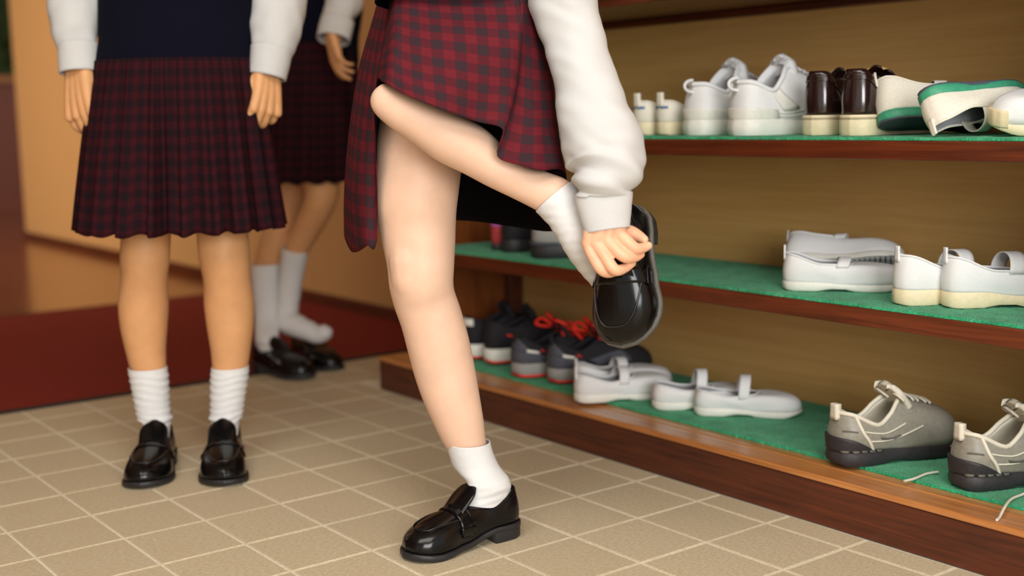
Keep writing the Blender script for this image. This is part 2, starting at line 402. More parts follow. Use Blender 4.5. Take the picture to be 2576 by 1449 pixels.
sbox('corner_post', (PX0 + .0003, BY - .045, ZM + .0003), (PX0 + .03, BY - .0003, ZT - .034), MT['kick'])
for z in (ZM, ZT): sbox('shelf_board', (PX0 + .0003, RY, z - .033), (SX1 - .0605, BY - .0003, z), MT['shelf'])
sbox('top_board', (PX0 - .0275, RY - .02, ZC), (SX1 - .0325, BY - .0003, ZC + .03), MT['kick'])
sbox('upper_batten', (PX0 + .001, BY - .03, ZC - .016), (SX1 - .061, BY - .0005, ZC - .0003), MT['kick'])
def carpet(z, y0, label):
    rng = random.Random(int(z * 1000)); nx, ny = 420, 70
    x0, x1, y1 = PX0 + .034, SX1 - .064, BY - .004; rows = []; top = .0052
    if z > .5: nx, ny = 300, 40
    for j in range(ny + 1):
        r = []
        for i in range(nx + 1):
            x = lerp(x0, x1, i / nx); y = lerp(y0, y1, j / ny)
            zz = top + .0016 * noise.noise(V((x * 160, y * 160, z))) + rng.uniform(-.0006, .0006)
            if j == 0: y += rng.uniform(-.003, .001)
            r.append(V((x, y, z + .0004 + zz)))
        rows.append(r)
    skirt = [V((p.x, p.y - rng.uniform(-.0005, .0015), z + .0004)) for p in rows[0]]
    m = MB(); m.quadgrid([skirt] + rows)
    lo = [V((x0, y0, z + .0004)), V((x1, y0, z + .0004)), V((x1, y1, z + .0004)), V((x0, y1, z + .0004))]
    b = len(m.v); m.v += lo; m.f.append((b + 3, b + 2, b + 1, b))
    return tag(m.build('carpet_runner', MT['carpet']), label, 'carpet', 'green carpet runners on the shelf tiers')
carpet(ZK, RY - .002, 'green carpet runner on the lowest tier behind the amber wooden lip')
carpet(ZM, RY + .004, 'green carpet runner on the middle tier of the shoe shelf')
carpet(ZT, RY + .004, 'green carpet runner on the upper tier, seen almost edge on')
CZ = .0062                                   # carpet top above a tier
# ================================================================ shoes
HW = [(0, 0), (.012, .30), (.04, .50), (.1, .66), (.2, .71), (.38, .69), (.55, .80), (.70, .99), (.78, 1.0), (.87, .90), (.94, .68), (.98, .40), (1, 0)]
OPN = [(0, 0), (.03, .42), (.09, .68), (.22, .88), (.5, 1.0), (.75, .92), (.9, .68), (.97, .40), (1, 0)]
FLIP = True
class Shoe:
    """Local frame: x from heel to toe, y sideways, z up; the sole stands on z = 0."""
    def __init__(s, root, L=.235, W=.088, hh=.075, hs=.055, hf=.075, xh=.02, xo=.48, toe=.036, sole=(.02, .012, .012, .014), opw=.058, side=1, n=26, m=11, lean=.0, round_toe=1.0, bulge=.004):
        s.__dict__.update(locals()); s.root = root
        s.ss = [.5 - .5 * math.cos(math.pi * k / n) for k in range(n + 1)]
    def yc(s, t): return s.side * (.010 * t * t - .004 * math.sin(math.pi * t))
    def zt(s, t): a, b, c, d = s.sole; return table([(0, a), (.24, a), (.52, b), (.8, c), (1, d)], t)
    def B(s, sg, t, grow=0.0):
        w = table(HW, t) * s.W / 2; x = t * s.L
        if grow:
            w += grow * min(1, w / .01); x += grow * (1 if t > .5 else -1) * (1 - min(1, table(HW, t) / .8))
        return V((x, s.yc(t) + sg * w, s.zt(t)))
    def Cc(s, sg, t):
        u = 1 - (1 - t) ** 1.45
        x = lerp(s.xh, s.xo, u) * s.L - s.lean * (1 - u) * .0
        z = s.hh + (s.hs - s.hh) * sstep(.04, .56, u) + (s.hf - s.hs) * sstep(.50, 1.04, u)
        return V((x, s.yc(lerp(s.xh, s.xo, u)) * .6 + sg * table(OPN, u) * s.opw / 2, z))
    def S(s, sg, t, v):
        p0 = s.B(sg, t); p3 = s.Cc(sg, t); h = p3.z - p0.z
        a1 = p0 + V((-.004 * (1 - t) * 1, sg * s.bulge, .42 * h)); a2 = p3 + V((-.003 * (1 - t), sg * s.bulge * 1.3, -.38 * h))
        b1 = p0 + V((.006 * s.round_toe, sg * .002, s.toe * 1.25)); q = p0.lerp(p3, .5)
        b2 = V((q.x, lerp(p0.y, p3.y, .42), p0.z + s.toe * 1.12 + max(0, h - s.toe) * .30))
        w = sstep(.42, .85, t); p1 = a1.lerp(b1, w); p2 = a2.lerp(b2, w); k = 1 - v
        return p0 * k ** 3 + p1 * 3 * k * k * v + p2 * 3 * k * v * v + p3 * v ** 3
    def nrm(s, sg, t, v):
        e = .01; a = s.S(sg, min(1, t + e), v) - s.S(sg, max(0, t - e), v); b = s.S(sg, t, min(1, v + e)) - s.S(sg, t, max(0, v - e))
        q = a.cross(b)
        if q.length < 1e-12: return V((0, sg, 0))
        q.normalize(); c = V((s.L * .45, 0, .03)); 
        return q if q.dot(s.S(sg, t, v) - c) > 0 else -q
    def loop(s): return [(1, t) for t in s.ss] + [(-1, t) for t in s.ss[-2:0:-1]]
    def upper(s, mat, lining, thick=.0025, name='upper', label=None):
        lp = s.loop(); rows = [[s.S(sg, t, i / s.m) for sg, t in lp] for i in range(s.m + 1)]
        m = MB(); m.quadgrid(rows, closed=True, flip=FLIP); o = m.build(name, mat, s.root); solid(o, thick, -1, lining)
        s.bvh = BVHTree.FromPolygons([tuple(p) for p in m.v], m.f)
        m = MB(); m.fan([s.B(sg, t, -.003) + V((0, 0, .002)) for sg, t in lp]); m.build('insole', lining, s.root)
        if label: o['label'] = label
        return o
    def solepart(s, mat, grow=.003, bottom=None, name='sole', ridge=0, top=.0015):
        bottom = bottom or (lambda t: table([(0, 0), (.8, 0), (1, .006)], t))
        lp = s.loop(); m = MB(); rows = []
        for k, (g, f) in enumerate(((grow - .002, 0), (grow, .12), (grow + ridge, .5), (grow, .88), (grow - .0015, 1.0))):
            r = []
            for sg, t in lp:
                p = s.B(sg, t, g); zb = bottom(t); p.z = lerp(zb, p.z + top, f); r.append(p)
            rows.append(r)
        m.quadgrid(rows, closed=True); m.fan(rows[0], True); m.fan(rows[-1]); return m.build(name, mat, s.root)
    def slab(s, mat, t0, t1, z0, z1, grow=.002, name='heel'):   # heel block or bumper
        ts = [lerp(t0, t1, .5 - .5 * math.cos(math.pi * i / 14)) if t0 == 0 or t1 == 1 else lerp(t0, t1, i / 14) for i in range(15)]
        lp = [(1, t) for t in ts] + [(-1, t) for t in reversed(ts)]
        f = lambda z, t: z(t) if callable(z) else z
        rows = []
        for g, k in ((grow - .0012, 0), (grow, .1), (grow, .9), (grow - .001, 1)):
            rows.append([V((*s.B(sg, t, g).xy, lerp(f(z0, t), f(z1, t), k))) for sg, t in lp])
        m = MB(); m.quadgrid(rows, closed=True); m.fan(rows[0], True); m.fan(rows[-1]); return m.build(name, mat, s.root, weld=True)
    def patch(s, mat, sg, t0, t1, v0, v1, off=.0012, name='panel', nt=14, nv=8, th=.0008, shape=None):
        rows = []
        for i in range(nt + 1):
            t = lerp(t0, t1, i / nt); a, b = (v0(t), v1(t)) if callable(v0) else (v0, v1)
            rows.append([s.S(sg, t, lerp(a, b, j / nv)) + s.nrm(sg, t, lerp(a, b, j / nv)) * off for j in range(nv + 1)])
        m = MB(); m.quadgrid(rows); o = m.build(name, mat, s.root); solid(o, th, 0); return o
    def wrapheel(s, mat, t1, v0, v1, off=.0015, name='heel_counter', th=.001):
        seq = [(-1, lerp(t1, 0, (i / 10) ** .6)) for i in range(11)] + [(1, lerp(0, t1, (i / 10) ** 1.6)) for i in range(1, 11)]
        rows = []
        for sg, t in seq:
            a, b = (v0(t), v1(t)) if callable(v0) else (v0, v1)
            rows.append([s.S(sg, t, lerp(a, b, j / 6)) + s.nrm(sg, max(t, .004), lerp(a, b, j / 6)) * off for j in range(7)])
        m = MB(); m.quadgrid(rows); o = m.build(name, mat, s.root); solid(o, th, 0); return o
    def line(s, mat, pts, r=.0018, name='seam', k=6, lift=.0005):
        q = spline([s.S(sg, t, v) + s.nrm(sg, t, v) * lift for sg, t, v in pts], k); m = MB(); m.tube(q, r, 6); return m.build(name, mat, s.root)
    def piping(s, mat, r=.0022, name='collar_piping'):
        m = MB(); m.tube([s.Cc(sg, t) for sg, t in s.loop()], r, 8, closed=True); return m.build(name, mat, s.root)
    def cast(s, x, y, lift=0.0, z0=.3):
        h, nn, _, _ = s.bvh.ray_cast(V((x, y, z0)), V((0, 0, -1)))
        return None if h is None else h + V((0, 0, lift))
    def radial(s, x, a, lift, zc=.022):
        c = V((x, s.yc(x / s.L), zc)); d = V((0, math.cos(a), math.sin(a)))
        h, nn, _, _ = s.bvh.ray_cast(c + d * .2, -d)
        return c + d * (.03 + lift) if h is None else h + d * lift
    def band(s, mat, x0, x1, a0, a1, lift=.0016, th=.002, name='strap', n=26, bow=0.0, nx=5):
        rows = []
        for i in range(n + 1):
            a = lerp(a0, a1, i / n); off = bow * (math.sin(a) ** 2)
            rows.append([s.radial(lerp(x0, x1, j / nx) + off, a, lift) for j in range(nx + 1)])
        m = MB(); m.quadgrid(rows); o = m.build(name, mat, s.root); solid(o, th, 0); return o
    def arch(s, mat, x0, x1, zpk, w, name='elastic_strap', th=.0022, spread=1.0, zside=None):
        rows = []
        for i in range(25):                  # a band rising from one side over the opening to the other
            a = math.pi * i / 24; row = []
            for j in range(5):
                x = lerp(x0, x1, j / 4); t = x / s.L; zs = zside or (s.hs - .012)
                row.append(V((x + .006 * math.sin(a), s.yc(t) + math.cos(a) * w, zs + (zpk - zs) * math.sin(a) ** .75)))
            rows.append(row)
        m = MB(); m.quadgrid(rows); o = m.build(name, mat, s.root); solid(o, th, 0); return o
    def tongue(s, mat, x0, x1, z0, z1, hw0, hw1, name='tongue', th=.004, drop=.010, curl=0.0, lining=None):
        rows = []
        for i in range(19):
            u = math.sin(i / 18 * math.pi / 2); x = lerp(x0, x1, u); z = lerp(z0, z1, u ** .9) + curl * u * u
            hw = lerp(hw0, hw1, u) * (1 if u < .5 else max(.12, 1 - ((u - .5) / .5) ** 2.6) ** .42)
            rows.append([V((x + .003 * abs(k) ** 2, s.yc(.45) + k * hw, z - drop * (1 - .55 * u) * k * k)) for k in [q / 5 - 1 for q in range(11)]])
        m = MB(); m.quadgrid(rows, flip=True); o = m.build(name, mat, s.root); solid(o, th, -1, lining); return o
    def tab(s, mat, h=.016, w=.007, name='heel_tab', th=.0035, t=.0, back=.0):
        p = s.S(1, 0, 1.0); rows = []
        for i in range(6):
            u = i / 5; rows.append([V((p.x - .0015 - back * u, p.y + k * w * (1 - .15 * u), p.z - .012 + (h + .012) * u)) for k in (-1, -.5, 0, .5, 1)])
        m = MB(); m.quadgrid(rows); o = m.build(name, mat, s.root); solid(o, th, 0); return o
    def loopcord(s, mat, r=.0022, size=.016, name='pull_loop'):
        p = s.S(1, 0, .93); m = MB()
        m.tube([p + V((-.001 - size * math.sin(a), 0, size * .55 * math.cos(a) + .002)) for a in [math.pi * i / 12 for i in range(13)]], r, 7); return m.build(name, mat, s.root)
    def laces(s, mat, x0, x1, n, hw, r=.0022, name='lace', lift=.003, bow=False, wild=0.0, seed=1):
        rg = random.Random(seed)
        for i in range(n):
            x = lerp(x0, x1, i / max(1, n - 1)); q = []
            for k in range(9):
                y = s.yc(x / s.L) + lerp(-hw, hw, k / 8); h = s.cast(x + (.004 if i % 2 else -.004) * (k / 8 - .5), y, lift)
                if h: h.z += wild * rg.random() * math.sin(math.pi * k / 8); q.append(h)
            if len(q) > 3: m = MB(); m.tube(spline(q, 2), r, 6); m.build(name, mat, s.root)
    def cord(s, mat, pts, r=.0022, name='lace'):
        m = MB(); m.tube(spline([V(p) for p in pts], 6), r, 6); return m.build(name, mat, s.root)

def place(root, heel, heading, roll=0.0, pitch=0.0, lift=0.0):
    """heel point, heading in degrees about z; roll about the shoe's length, pitch raises the toe"""
    R = Matrix.Rotation(math.radians(heading), 4, 'Z') @ Matrix.Rotation(math.radians(-pitch), 4, 'Y') @ Matrix.Rotation(math.radians(roll), 4, 'X')
    R.translation = V(heel) + V((0, 0, lift)); root.matrix_world = R
    if root.name.startswith('empty'): return
    pts = [R @ v.co for ch in root.children for v in ch.data.vertices]     # settle on the carpet, clear of the back panel
    dz = heel[2] - min(p.z for p in pts); dy = min(0, BY - .006 - max(p.y for p in pts))
    R.translation += V((0, dy, dz + .0005)); root.matrix_world = R
def new_shoe(name, label, cat='shoe', group=None, **kw):
    e = empty(name)
    if label: tag(e, label, cat, group)
    return Shoe(e, **kw)

def loafer(root, side=1, L=.238, W=.09, upper=None, lining=None, solemat=None, welt=None, sole=(.028, .013, .010, .015), seam=True, hh=.088, detail=True, opw=.060, xo=.50):
    upper = upper or MT['black']; lining = lining or MT['inner_brown']; solemat = solemat or MT['black_sole']; welt = welt or solemat
    s = Shoe(root, L=L, W=W, hh=hh, hs=.064, hf=.074, xh=.02, xo=xo, toe=.030, sole=sole, opw=opw, side=side, n=34, m=14, bulge=.003)
    s.upper(upper, lining, .0024)
    zt = s.zt
    s.solepart(solemat if not detail else welt, grow=.0045, bottom=lambda t: max(table([(0, 0), (.8, 0), (1, .005)], t), zt(t) - .0085) if t < .62 else table([(.62, zt(.62) - .0085), (.8, 0), (1, .005)], t) , top=.001)
    s.slab(solemat, 0, .27, 0, lambda t: zt(t) - .006, grow=.003, name='heel')
    if seam:
        hwv = lambda t: table(HW, t) * s.W / 2
        pts = []
        for a in [math.pi * i / 30 for i in range(31)]:
            t = .52 + .375 * math.sin(a) ** .75; y = s.yc(t) + math.copysign(abs(math.cos(a)) ** .62, math.cos(a)) * hwv(.70) * (.76 - .06 * math.sin(a))
            h = s.cast(t * L, y, .0006)
            if h: pts.append(h)
        m = MB(); m.tube(pts, .0019, 7); m.build('apron_seam', upper, root)
        m = MB(); m.tube([p + V((0, 0, .0012)) for p in pts], .0007, 5); m.build('stitching', MT['worn_sole'], root)
    s.band(upper, .475 * L, .585 * L, math.radians(8), math.radians(172), .0018, .0022, 'saddle_strap', bow=.006)
    s.band(MT['shorts'], .512 * L, .545 * L, math.radians(74), math.radians(106), .0036, .0006, 'strap_slot', n=8, bow=.006)
    for a in (22, 158):
        s.band(upper, .455 * L, .60 * L, math.radians(a - 6), math.radians(a + 6), .0036, .0025, 'strap_end', n=5)
    s.tongue(upper, .57 * L, .37 * L, .064, .106, .029, .029, th=.003, drop=.011, lining=upper)
    s.line(upper, [(1, t, .86) for t in (.0, .1, .2, .3, .42)], .0009, 'collar_stitch'); s.line(upper, [(-1, t, .86) for t in (.0, .1, .2, .3, .42)], .0009, 'collar_stitch')
    return s
def indoor(name, label, side, L=.225, W=.084, group=None, mat='white', solemat='white_rub', tab=True, strap=True, hh=.062, hs=.044, zpk=.072, peak_x=.44, sole=(.016, .012, .012, .012), toe=.034, sx=(.40, .50), xo=.60, hf=.052, opw=.066):
    s = new_shoe(name, label, 'shoe', group, L=L, W=W, hh=hh, hs=hs, hf=hf, xh=.015, xo=xo, toe=toe, sole=sole, opw=opw, side=side, bulge=.004)
    s.upper(MT[mat], MT['grey_in'], .0026)
    s.solepart(MT[solemat], grow=.0022, bottom=lambda t: table([(0, .002), (.05, 0), (.28, 0), (.36, .004), (.5, .004), (.58, 0), (.82, 0), (1, .010)], t))
    s.piping(MT[mat], .0022, 'collar_binding')
    if strap: s.arch(MT[mat], sx[0] * L, sx[1] * L, zpk, W * .40, zside=hs - .006)
    if tab: s.tab(MT[mat])
    return s
ZB, ZMc, ZTc = ZK + CZ, ZM + CZ, ZT + CZ

def pair(kind, *a): pass
# ---- lowest tier
def hi(px, py, z): return on_z(px, py, z)
# white strapped slippers beside the black sneakers
s = indoor('indoor_shoe', 'white strapped indoor shoe overhanging the wooden lip, beside sneakers with red laces', 1, L=.232, sole=(.018, .013, .012, .014)); place(s.root, hi(1436, 1012, ZB) + V((0, .012, 0)), 66)
s = indoor('indoor_shoe', 'white strapped indoor shoe behind its twin, touching the red-laced sneakers', -1, L=.232); place(s.root, V((-2.18, 1.831, ZB)), 66)
s = indoor('indoor_shoe', 'low white indoor shoe with raised strap loop, left of its pair on the lowest tier', 1, L=.222, hh=.054, hs=.042, tab=False, zpk=.083, hf=.046, toe=.032); place(s.root, hi(1642, 1026, ZB), 54)
s = indoor('indoor_shoe', 'low white indoor shoe with raised strap loop, rightmost on the lowest tier', -1, L=.222, hh=.054, hs=.042, tab=False, zpk=.083, hf=.046, toe=.032); place(s.root, hi(1748, 1040, ZB), 46)

def silver_sneaker(label, side, heel, heading, laces_out):
    s = new_shoe('silver_sneaker', label, 'sneaker', 'silver sneakers at the right end', L=.275, W=.100, hh=.096, hs=.072, hf=.118, xh=.03, xo=.49, toe=.050, sole=(.027, .023, .021, .025), opw=.068, side=side, bulge=.008)
    s.upper(MT['silver'], MT['bone'], .006)
    s.solepart(MT['charcoal'], grow=.004, bottom=lambda t: table([(0, .006), (.06, 0), (.3, 0), (.42, .005), (.55, 0), (.82, 0), (1, .014)], t), ridge=.002)
    s.wrapheel(MT['charcoal'], .30, lambda t: 0.0, lambda t: max(.02, .36 - 6.5 * t * t), .003, 'heel_guard', .003)
    for k in range(5):
        t0 = .02 + .055 * k
        for sg in (1, -1): s.patch(MT['silver_dk'], sg, t0 + .004, t0 + .04, -.0, .06, .0045, 'sole_lug', 3, 2, .004)
    s.piping(MT['bone'], .0042)
    for sg in (1, -1):
        s.line(MT['bone'], [(sg, .22, .03), (sg, .20, .3), (sg, .165, .6), (sg, .12, .99)], .0036, 'heel_seam')
        s.line(MT['bone'], [(sg, .17, .62), (sg, .3, .66), (sg, .45, .68), (sg, .6, .62)], .0016, 'side_stripe')
        s.line(MT['bone'], [(sg, .20, .30), (sg, .34, .36), (sg, .5, .42), (sg, .66, .40)], .0016, 'side_stripe')
        s.patch(MT['silver_dk'], sg, .32, .5, lambda t: .40 + .15 * (t - .32), lambda t: .52 - .2 * (t - .32), .0014, 'side_panel', 6, 4)
        s.line(MT['silver_dk'], [(sg, .02, .55), (sg, .06, .56), (sg, .12, .56)], .0016, 'heel_line')
    s.tongue(MT['bone'], .50 * s.L, .38 * s.L, .100, .138, .032, .034, th=.010, drop=.008, lining=MT['bone'])
    s.laces(MT['bone'], .46 * s.L, .72 * s.L, 6, .024, .0026, lift=.005)
    s.cord(MT['bone'], [(.44 * s.L, 0, .112), (.40 * s.L, .02, .125), (.43 * s.L, .035, .118), (.47 * s.L, .015, .112), (.42 * s.L, -.025, .124), (.46 * s.L, -.038, .112), (.48 * s.L, -.01, .110)], .0026)
    s.tab(MT['bone'], .016, .010, 'heel_tab', .012)
    place(s.root, heel, heading)
    inv = s.root.matrix_world.inverted()
    s.cord(MT['bone'], [inv @ p for p in laces_out], .0024)
    return s
h1 = hi(2092, 1168, ZB); h2 = hi(2402, 1228, ZB)
silver_sneaker('silver grey sneaker with bone piping, left of its pair at the shelf right end', 1, h1, 73,
    [hi(2360, 1187, ZB + .004) , hi(2330, 1192, ZB + .003), hi(2300, 1204, ZB + .003), hi(2275, 1210, ZB + .003)])
silver_sneaker('silver grey sneaker cut off by the right picture edge, lace trailing over the lip', -1, h2, 68,
    [hi(2620, 1215, ZB + .02), hi(2580, 1240, ZB + .004), hi(2545, 1255, ZB + .004), hi(2528, 1275, ZB + .004), hi(2515, 1300, ZK + .003), hi(2508, 1308, ZK + .003)])

def red_sneaker(label, side, heel, heading, bowside):
    s = new_shoe('red_laced_sneaker', label, 'sneaker', 'black sneakers with red laces', L=.265, W=.094, hh=.098, hs=.074, hf=.10, xh=.03, xo=.46, toe=.042, sole=(.034, .028, .024, .026), opw=.062, side=side, bulge=.006)
    s.upper(MT['blk_fab'], MT['blk_fab'], .005)
    s.solepart(MT['lightgrey'], grow=.004, bottom=lambda t: table([(0, .010), (.05, .006), (.8, .006), (1, .014)], t))
    s.solepart(MT['red'], grow=.0036, bottom=lambda t: table([(0, .004), (.05, 0), (.8, 0), (1, .008)], t), name='outsole', top=-.028)
    s.wrapheel(MT['slate'], .34, lambda t: 0.0, lambda t: .46 - .2 * t, .0022, 'heel_counter', .002)
    s.wrapheel(MT['slate'], .14, lambda t: .46, lambda t: .98 - 3 * t, .0016, 'heel_patch', .0015)
    for sg in (1, -1):
        s.patch(MT['white_rub'], sg, .10, .24, .44, .56, .0035, 'reflector', 6, 4, .002)
        s.patch(MT['red'], sg, .30, .36, .62, .74, .002, 'red_tag', 3, 3)
        s.patch(MT['slate'], sg, .42, .74, .12, .5, .0016, 'side_panel', 10, 5)
    s.tongue(MT['blk_fab'], .50 * s.L, .40 * s.L, .090, .128, .030, .028, th=.012)
    s.laces(MT['red'], .42 * s.L, .74 * s.L, 7, .026, .0036, lift=.006, wild=.006, seed=side + 3)
    L = s.L
    s.cord(MT['red'], [(.40 * L, .00, .118), (.34 * L, .030, .132), (.30 * L, .045, .118), (.36 * L, .030, .112), (.42 * L, .0, .118), (.38 * L, -.032, .135), (.46 * L, -.046, .124), (.47 * L, -.015, .116), (.54 * L, -.04, .108), (.62 * L, -.046, .085)], .0042)
    s.cord(MT['red'], [(.44 * L, -.01, .116), (.40 * L, .035, .142), (.47 * L, .05, .128), (.50 * L, .01, .118), (.53 * L, -.038, .126), (.60 * L, -.045, .104), (.60 * L, -.005, .100), (.66 * L, .035, .094), (.72 * L, .03, .076), (.74 * L, -.02, .078)], .0044)
    s.tab(MT['blk_fab'], .012, .010, 'heel_tab', .006)
    place(s.root, heel, heading); return s
red_sneaker('black sneaker with red laces and pale grey sole, beside the plain black pair', 1, hi(1292, 950, ZB), 74, 1)
red_sneaker('black sneaker with red laces, its toe behind the white indoor shoes', -1, hi(1382, 964, ZB), 72, -1)
def black_sneaker(label, side, heel, heading):
    s = new_shoe('black_sneaker', label, 'sneaker', 'black sneakers beside the standing leg', L=.262, W=.092, hh=.108, hs=.090, hf=.110, xh=.03, xo=.46, toe=.044, sole=(.036, .028, .022, .024), opw=.062, side=side, bulge=.006)
    s.upper(MT['blk_fab'], MT['blk_fab'], .006)
    s.solepart(MT['white_rub'], grow=.004, bottom=lambda t: table([(0, .010), (.05, .004), (.8, .004), (1, .012)], t))
    s.solepart(MT['red'], grow=.0034, bottom=lambda t: table([(0, .004), (.05, 0), (.8, 0), (1, .008)], t), name='outsole', top=-.028)
    for sg in (1, -1): s.patch(MT['red'], sg, .22, .34, .52, .62, .002, 'red_tag', 3, 3)
    s.tongue(MT['blk_fab'], .48 * s.L, .41 * s.L, .100, .140, .030, .030, th=.014)
    s.laces(MT['blk_fab'], .42 * s.L, .74 * s.L, 6, .026, .003, lift=.005)
    place(s.root, heel, heading); return s
s = black_sneaker('black sneaker with white sole half hidden behind the bare standing leg', 1, hi(1166, 905, ZB), 78)
s.wrapheel(MT['white_rub'], .08, .70, .95, .003, 'white_heel_badge', .002)
black_sneaker('black sneaker with white heel sole, next to the red-laced sneakers', -1, hi(1222, 918, ZB), 77)

# ---- middle tier
s = indoor('indoor_shoe', 'white indoor shoe lying flat in front of its tipped twin, middle tier', 1, L=.232, hh=.070, hs=.052, hf=.050, zpk=.062, sx=(.42, .52), xo=.56); place(s.root, hi(1962, 728, ZMc) + V((0, .01, 0)), 40)
s = indoor('indoor_shoe', 'white indoor shoe tipped on its side showing a grey ribbed sole, middle tier', -1, L=.236, hh=.072, hs=.058, strap=True, zpk=.072)
for k in range(9):
    m = MB(); x = lerp(.56, .90, k / 8) * s.L; w = table(HW, x / s.L) * s.W / 2 * .86
    m.box((x - .0035, s.yc(x / s.L) - w, -.0025), (x + .0035, s.yc(x / s.L) + w, .004), .0008); m.build('sole_rib', MT['grey_in'], s.root)
place(s.root, px_y(1975, 1.985, ZMc), 36, roll=-40, lift=.040)
for px, py, sd, hd, lab in ((2252, 766, 1, 66, 'white indoor shoe with cream sole, left of its pair on the middle tier'), (2372, 772, -1, 58, 'white indoor shoe with cream sole at the right end of the middle tier')):
    s = indoor('indoor_shoe', lab, sd, L=.232, W=.088, hh=.088, hs=.064, hf=.060, zpk=.092, solemat='cream', sole=(.026, .018, .016, .018), sx=(.44, .56), xo=.62)
    place(s.root, hi(px, py, ZMc), hd)
s = new_shoe('grey_sneaker', 'pale grey sneaker with dark sole behind the raised sock, middle tier', 'sneaker', L=.265, W=.096, hh=.092, hs=.07, hf=.095, xo=.46, toe=.046, sole=(.034, .026, .022, .024), side=1, bulge=.006)
s.upper(MT['lightgrey'], MT['grey_in'], .005); s.solepart(MT['charcoal'], .004, ridge=.002); s.wrapheel(MT['slate'], .22, -.0, .10, .006, 'heel_cushion', .003)
s.tongue(MT['lightgrey'], .52 * s.L, .30 * s.L, .09, .125, .03, .028, th=.01); s.laces(MT['bone'], .44 * s.L, .72 * s.L, 5, .024, .0026, lift=.005); s.piping(MT['grey_in'], .004)
place(s.root, hi(1340, 648, ZMc), 58)
s = new_shoe('grey_sneaker', 'black heeled sneaker standing in shadow left of the pale grey sneaker', 'sneaker', L=.25, W=.092, hh=.095, hs=.07, hf=.095, xo=.46, toe=.044, sole=(.03, .024, .02, .022), side=-1, bulge=.006)
s.root.name = 'black_low_sneaker'
s.upper(MT['blk_fab'], MT['blk_fab'], .005); s.solepart(MT['charcoal'], .004); s.tongue(MT['blk_fab'], .52 * s.L, .30 * s.L, .09, .12, .03, .028, th=.01)
place(s.root, px_y(1296, 1.93, ZMc), 80)
s = new_shoe('pink_shoe', 'small pink and red shoe at the left end of the middle tier', 'shoe', L=.20, W=.05, hh=.09, hs=.07, hf=.09, xo=.46, toe=.04, sole=(.014, .012, .012, .014), side=1, opw=.036)
s.upper(MT['redpat'], MT['pink'], .003); s.solepart(MT['charcoal'], .002); s.wrapheel(MT['pink'], .2, .62, 1.0, .0015, 'heel_patch', .001); s.tongue(MT['pink'], .5 * s.L, .3 * s.L, .088, .11, .018, .016, th=.004)
place(s.root, px_y(1240, 1.90, ZMc), 88)

# ---- upper tier
for px, sd, lab in ((1602, 1, 'small off-white shoe with blue heel tab, partly behind the white sleeve'), (1660, -1, 'small off-white shoe with blue heel tab, next to the chunky white sneakers')):
    s = indoor('indoor_shoe', lab, sd, L=.215, W=.080, hh=.072, hs=.050, hf=.05, mat='offwhite', solemat='cream', strap=False, sole=(.026, .018, .016, .016), group='small shoes with blue tabs')
    s.tab(MT['offwhite'], .018, .010, 'heel_tab', .007); s.patch(MT['blue'], -1, .0, .035, .66, .76, .0018, 'blue_label', 3, 3); s.patch(MT['blue'], 1, .0, .03, .66, .76, .0018, 'blue_label', 3, 3)
    place(s.root, px_y(px, 1.885, ZTc), 84)
def chunky(label, side, px, y, hd):
    s = new_shoe('white_sneaker', label, 'sneaker', 'chunky white sneakers', L=.262, W=.110, hh=.104, hs=.086, hf=.140, xh=.03, xo=.45, toe=.052, sole=(.030, .026, .024, .026), opw=.070, side=side, bulge=.008)
    s.upper(MT['white'], MT['white'], .006); s.solepart(MT['white_rub'], .005, ridge=.002); s.piping(MT['white'], .005, 'padded_collar')
    s.wrapheel(MT['white_rub'], .30, 0.0, .30, .002, 'heel_counter', .002)
    for sg in (1, -1):
        for v in (.12, .22): s.line(MT['white_rub'], [(sg, .03, v), (sg, .2, v), (sg, .4, v), (sg, .6, v)], .0016, 'side_groove')
        s.patch(MT['white_rub'], sg, .36, .52, .3, .92, .0018, 'eyelet_stay', 6, 6)
    s.tongue(MT['white'], .46 * s.L, .405 * s.L, .118, .156, .032, .030, th=.014, drop=.010)
    s.laces(MT['white'], .42 * s.L, .70 * s.L, 6, .028, .003, lift=.006); s.loopcord(MT['white'], .0032, .022)
    place(s.root, px_y(px, y, ZTc), hd); return s
chunky('chunky white sneaker with pull loop, left of its pair on the upper tier', 1, 1738, 1.870, 88)
chunky('chunky white sneaker with tall padded tongue, beside the dark brown loafers', -1, 1850, 1.848, 82)
for px, y, sd, lab in ((2046, 1.90, 1, 'dark brown loafer with cream sole, left of its pair, against the white sneaker'), (2140, 1.875, -1, 'glossy dark brown loafer with cream sole, heel outward beside green-striped shoes')):
    e = empty('brown_loafer'); tag(e, lab, 'loafer', 'brown loafers with cream soles')
    s = loafer(e, sd, L=.245, W=.096, upper=MT['brown'], lining=MT['inner_tan'], solemat=MT['cream'], sole=(.036, .03, .026, .026), seam=True, hh=.120, detail=False, opw=.062)
    s.solepart(MT['cream'], .0045, name='platform'); s.wrapheel(MT['brown'], .2, .78, .9, .0012, 'heel_band', .0012); s.tongue(MT['brown'], .52 * s.L, .36 * s.L, .09, .125, .03, .03, 'raised_tongue', .004, .012, lining=MT['inner_tan'])
    place(e, px_y(px, y, ZTc), 98)
def striped(label, side, heel, hd, roll, pitch, lift, L=.235, W=.086, hh=.082):
    s = indoor('striped_shoe', label, side, L=L, W=W, hh=hh, hs=hh * .73, hf=hh * .7, mat='offwhite', solemat='green', zpk=.074, sole=(.015, .011, .010, .012), group='green-soled shoes tipped on the upper tier')
    s.slab(MT['slate'], 0, 1, lambda t: table([(0, -.003), (.8, -.003), (1, .003)], t), lambda t: table([(0, .004), (.8, .004), (1, .010)], t), .0005, 'outsole')
    place(s.root, heel, hd, roll, pitch, lift); return s
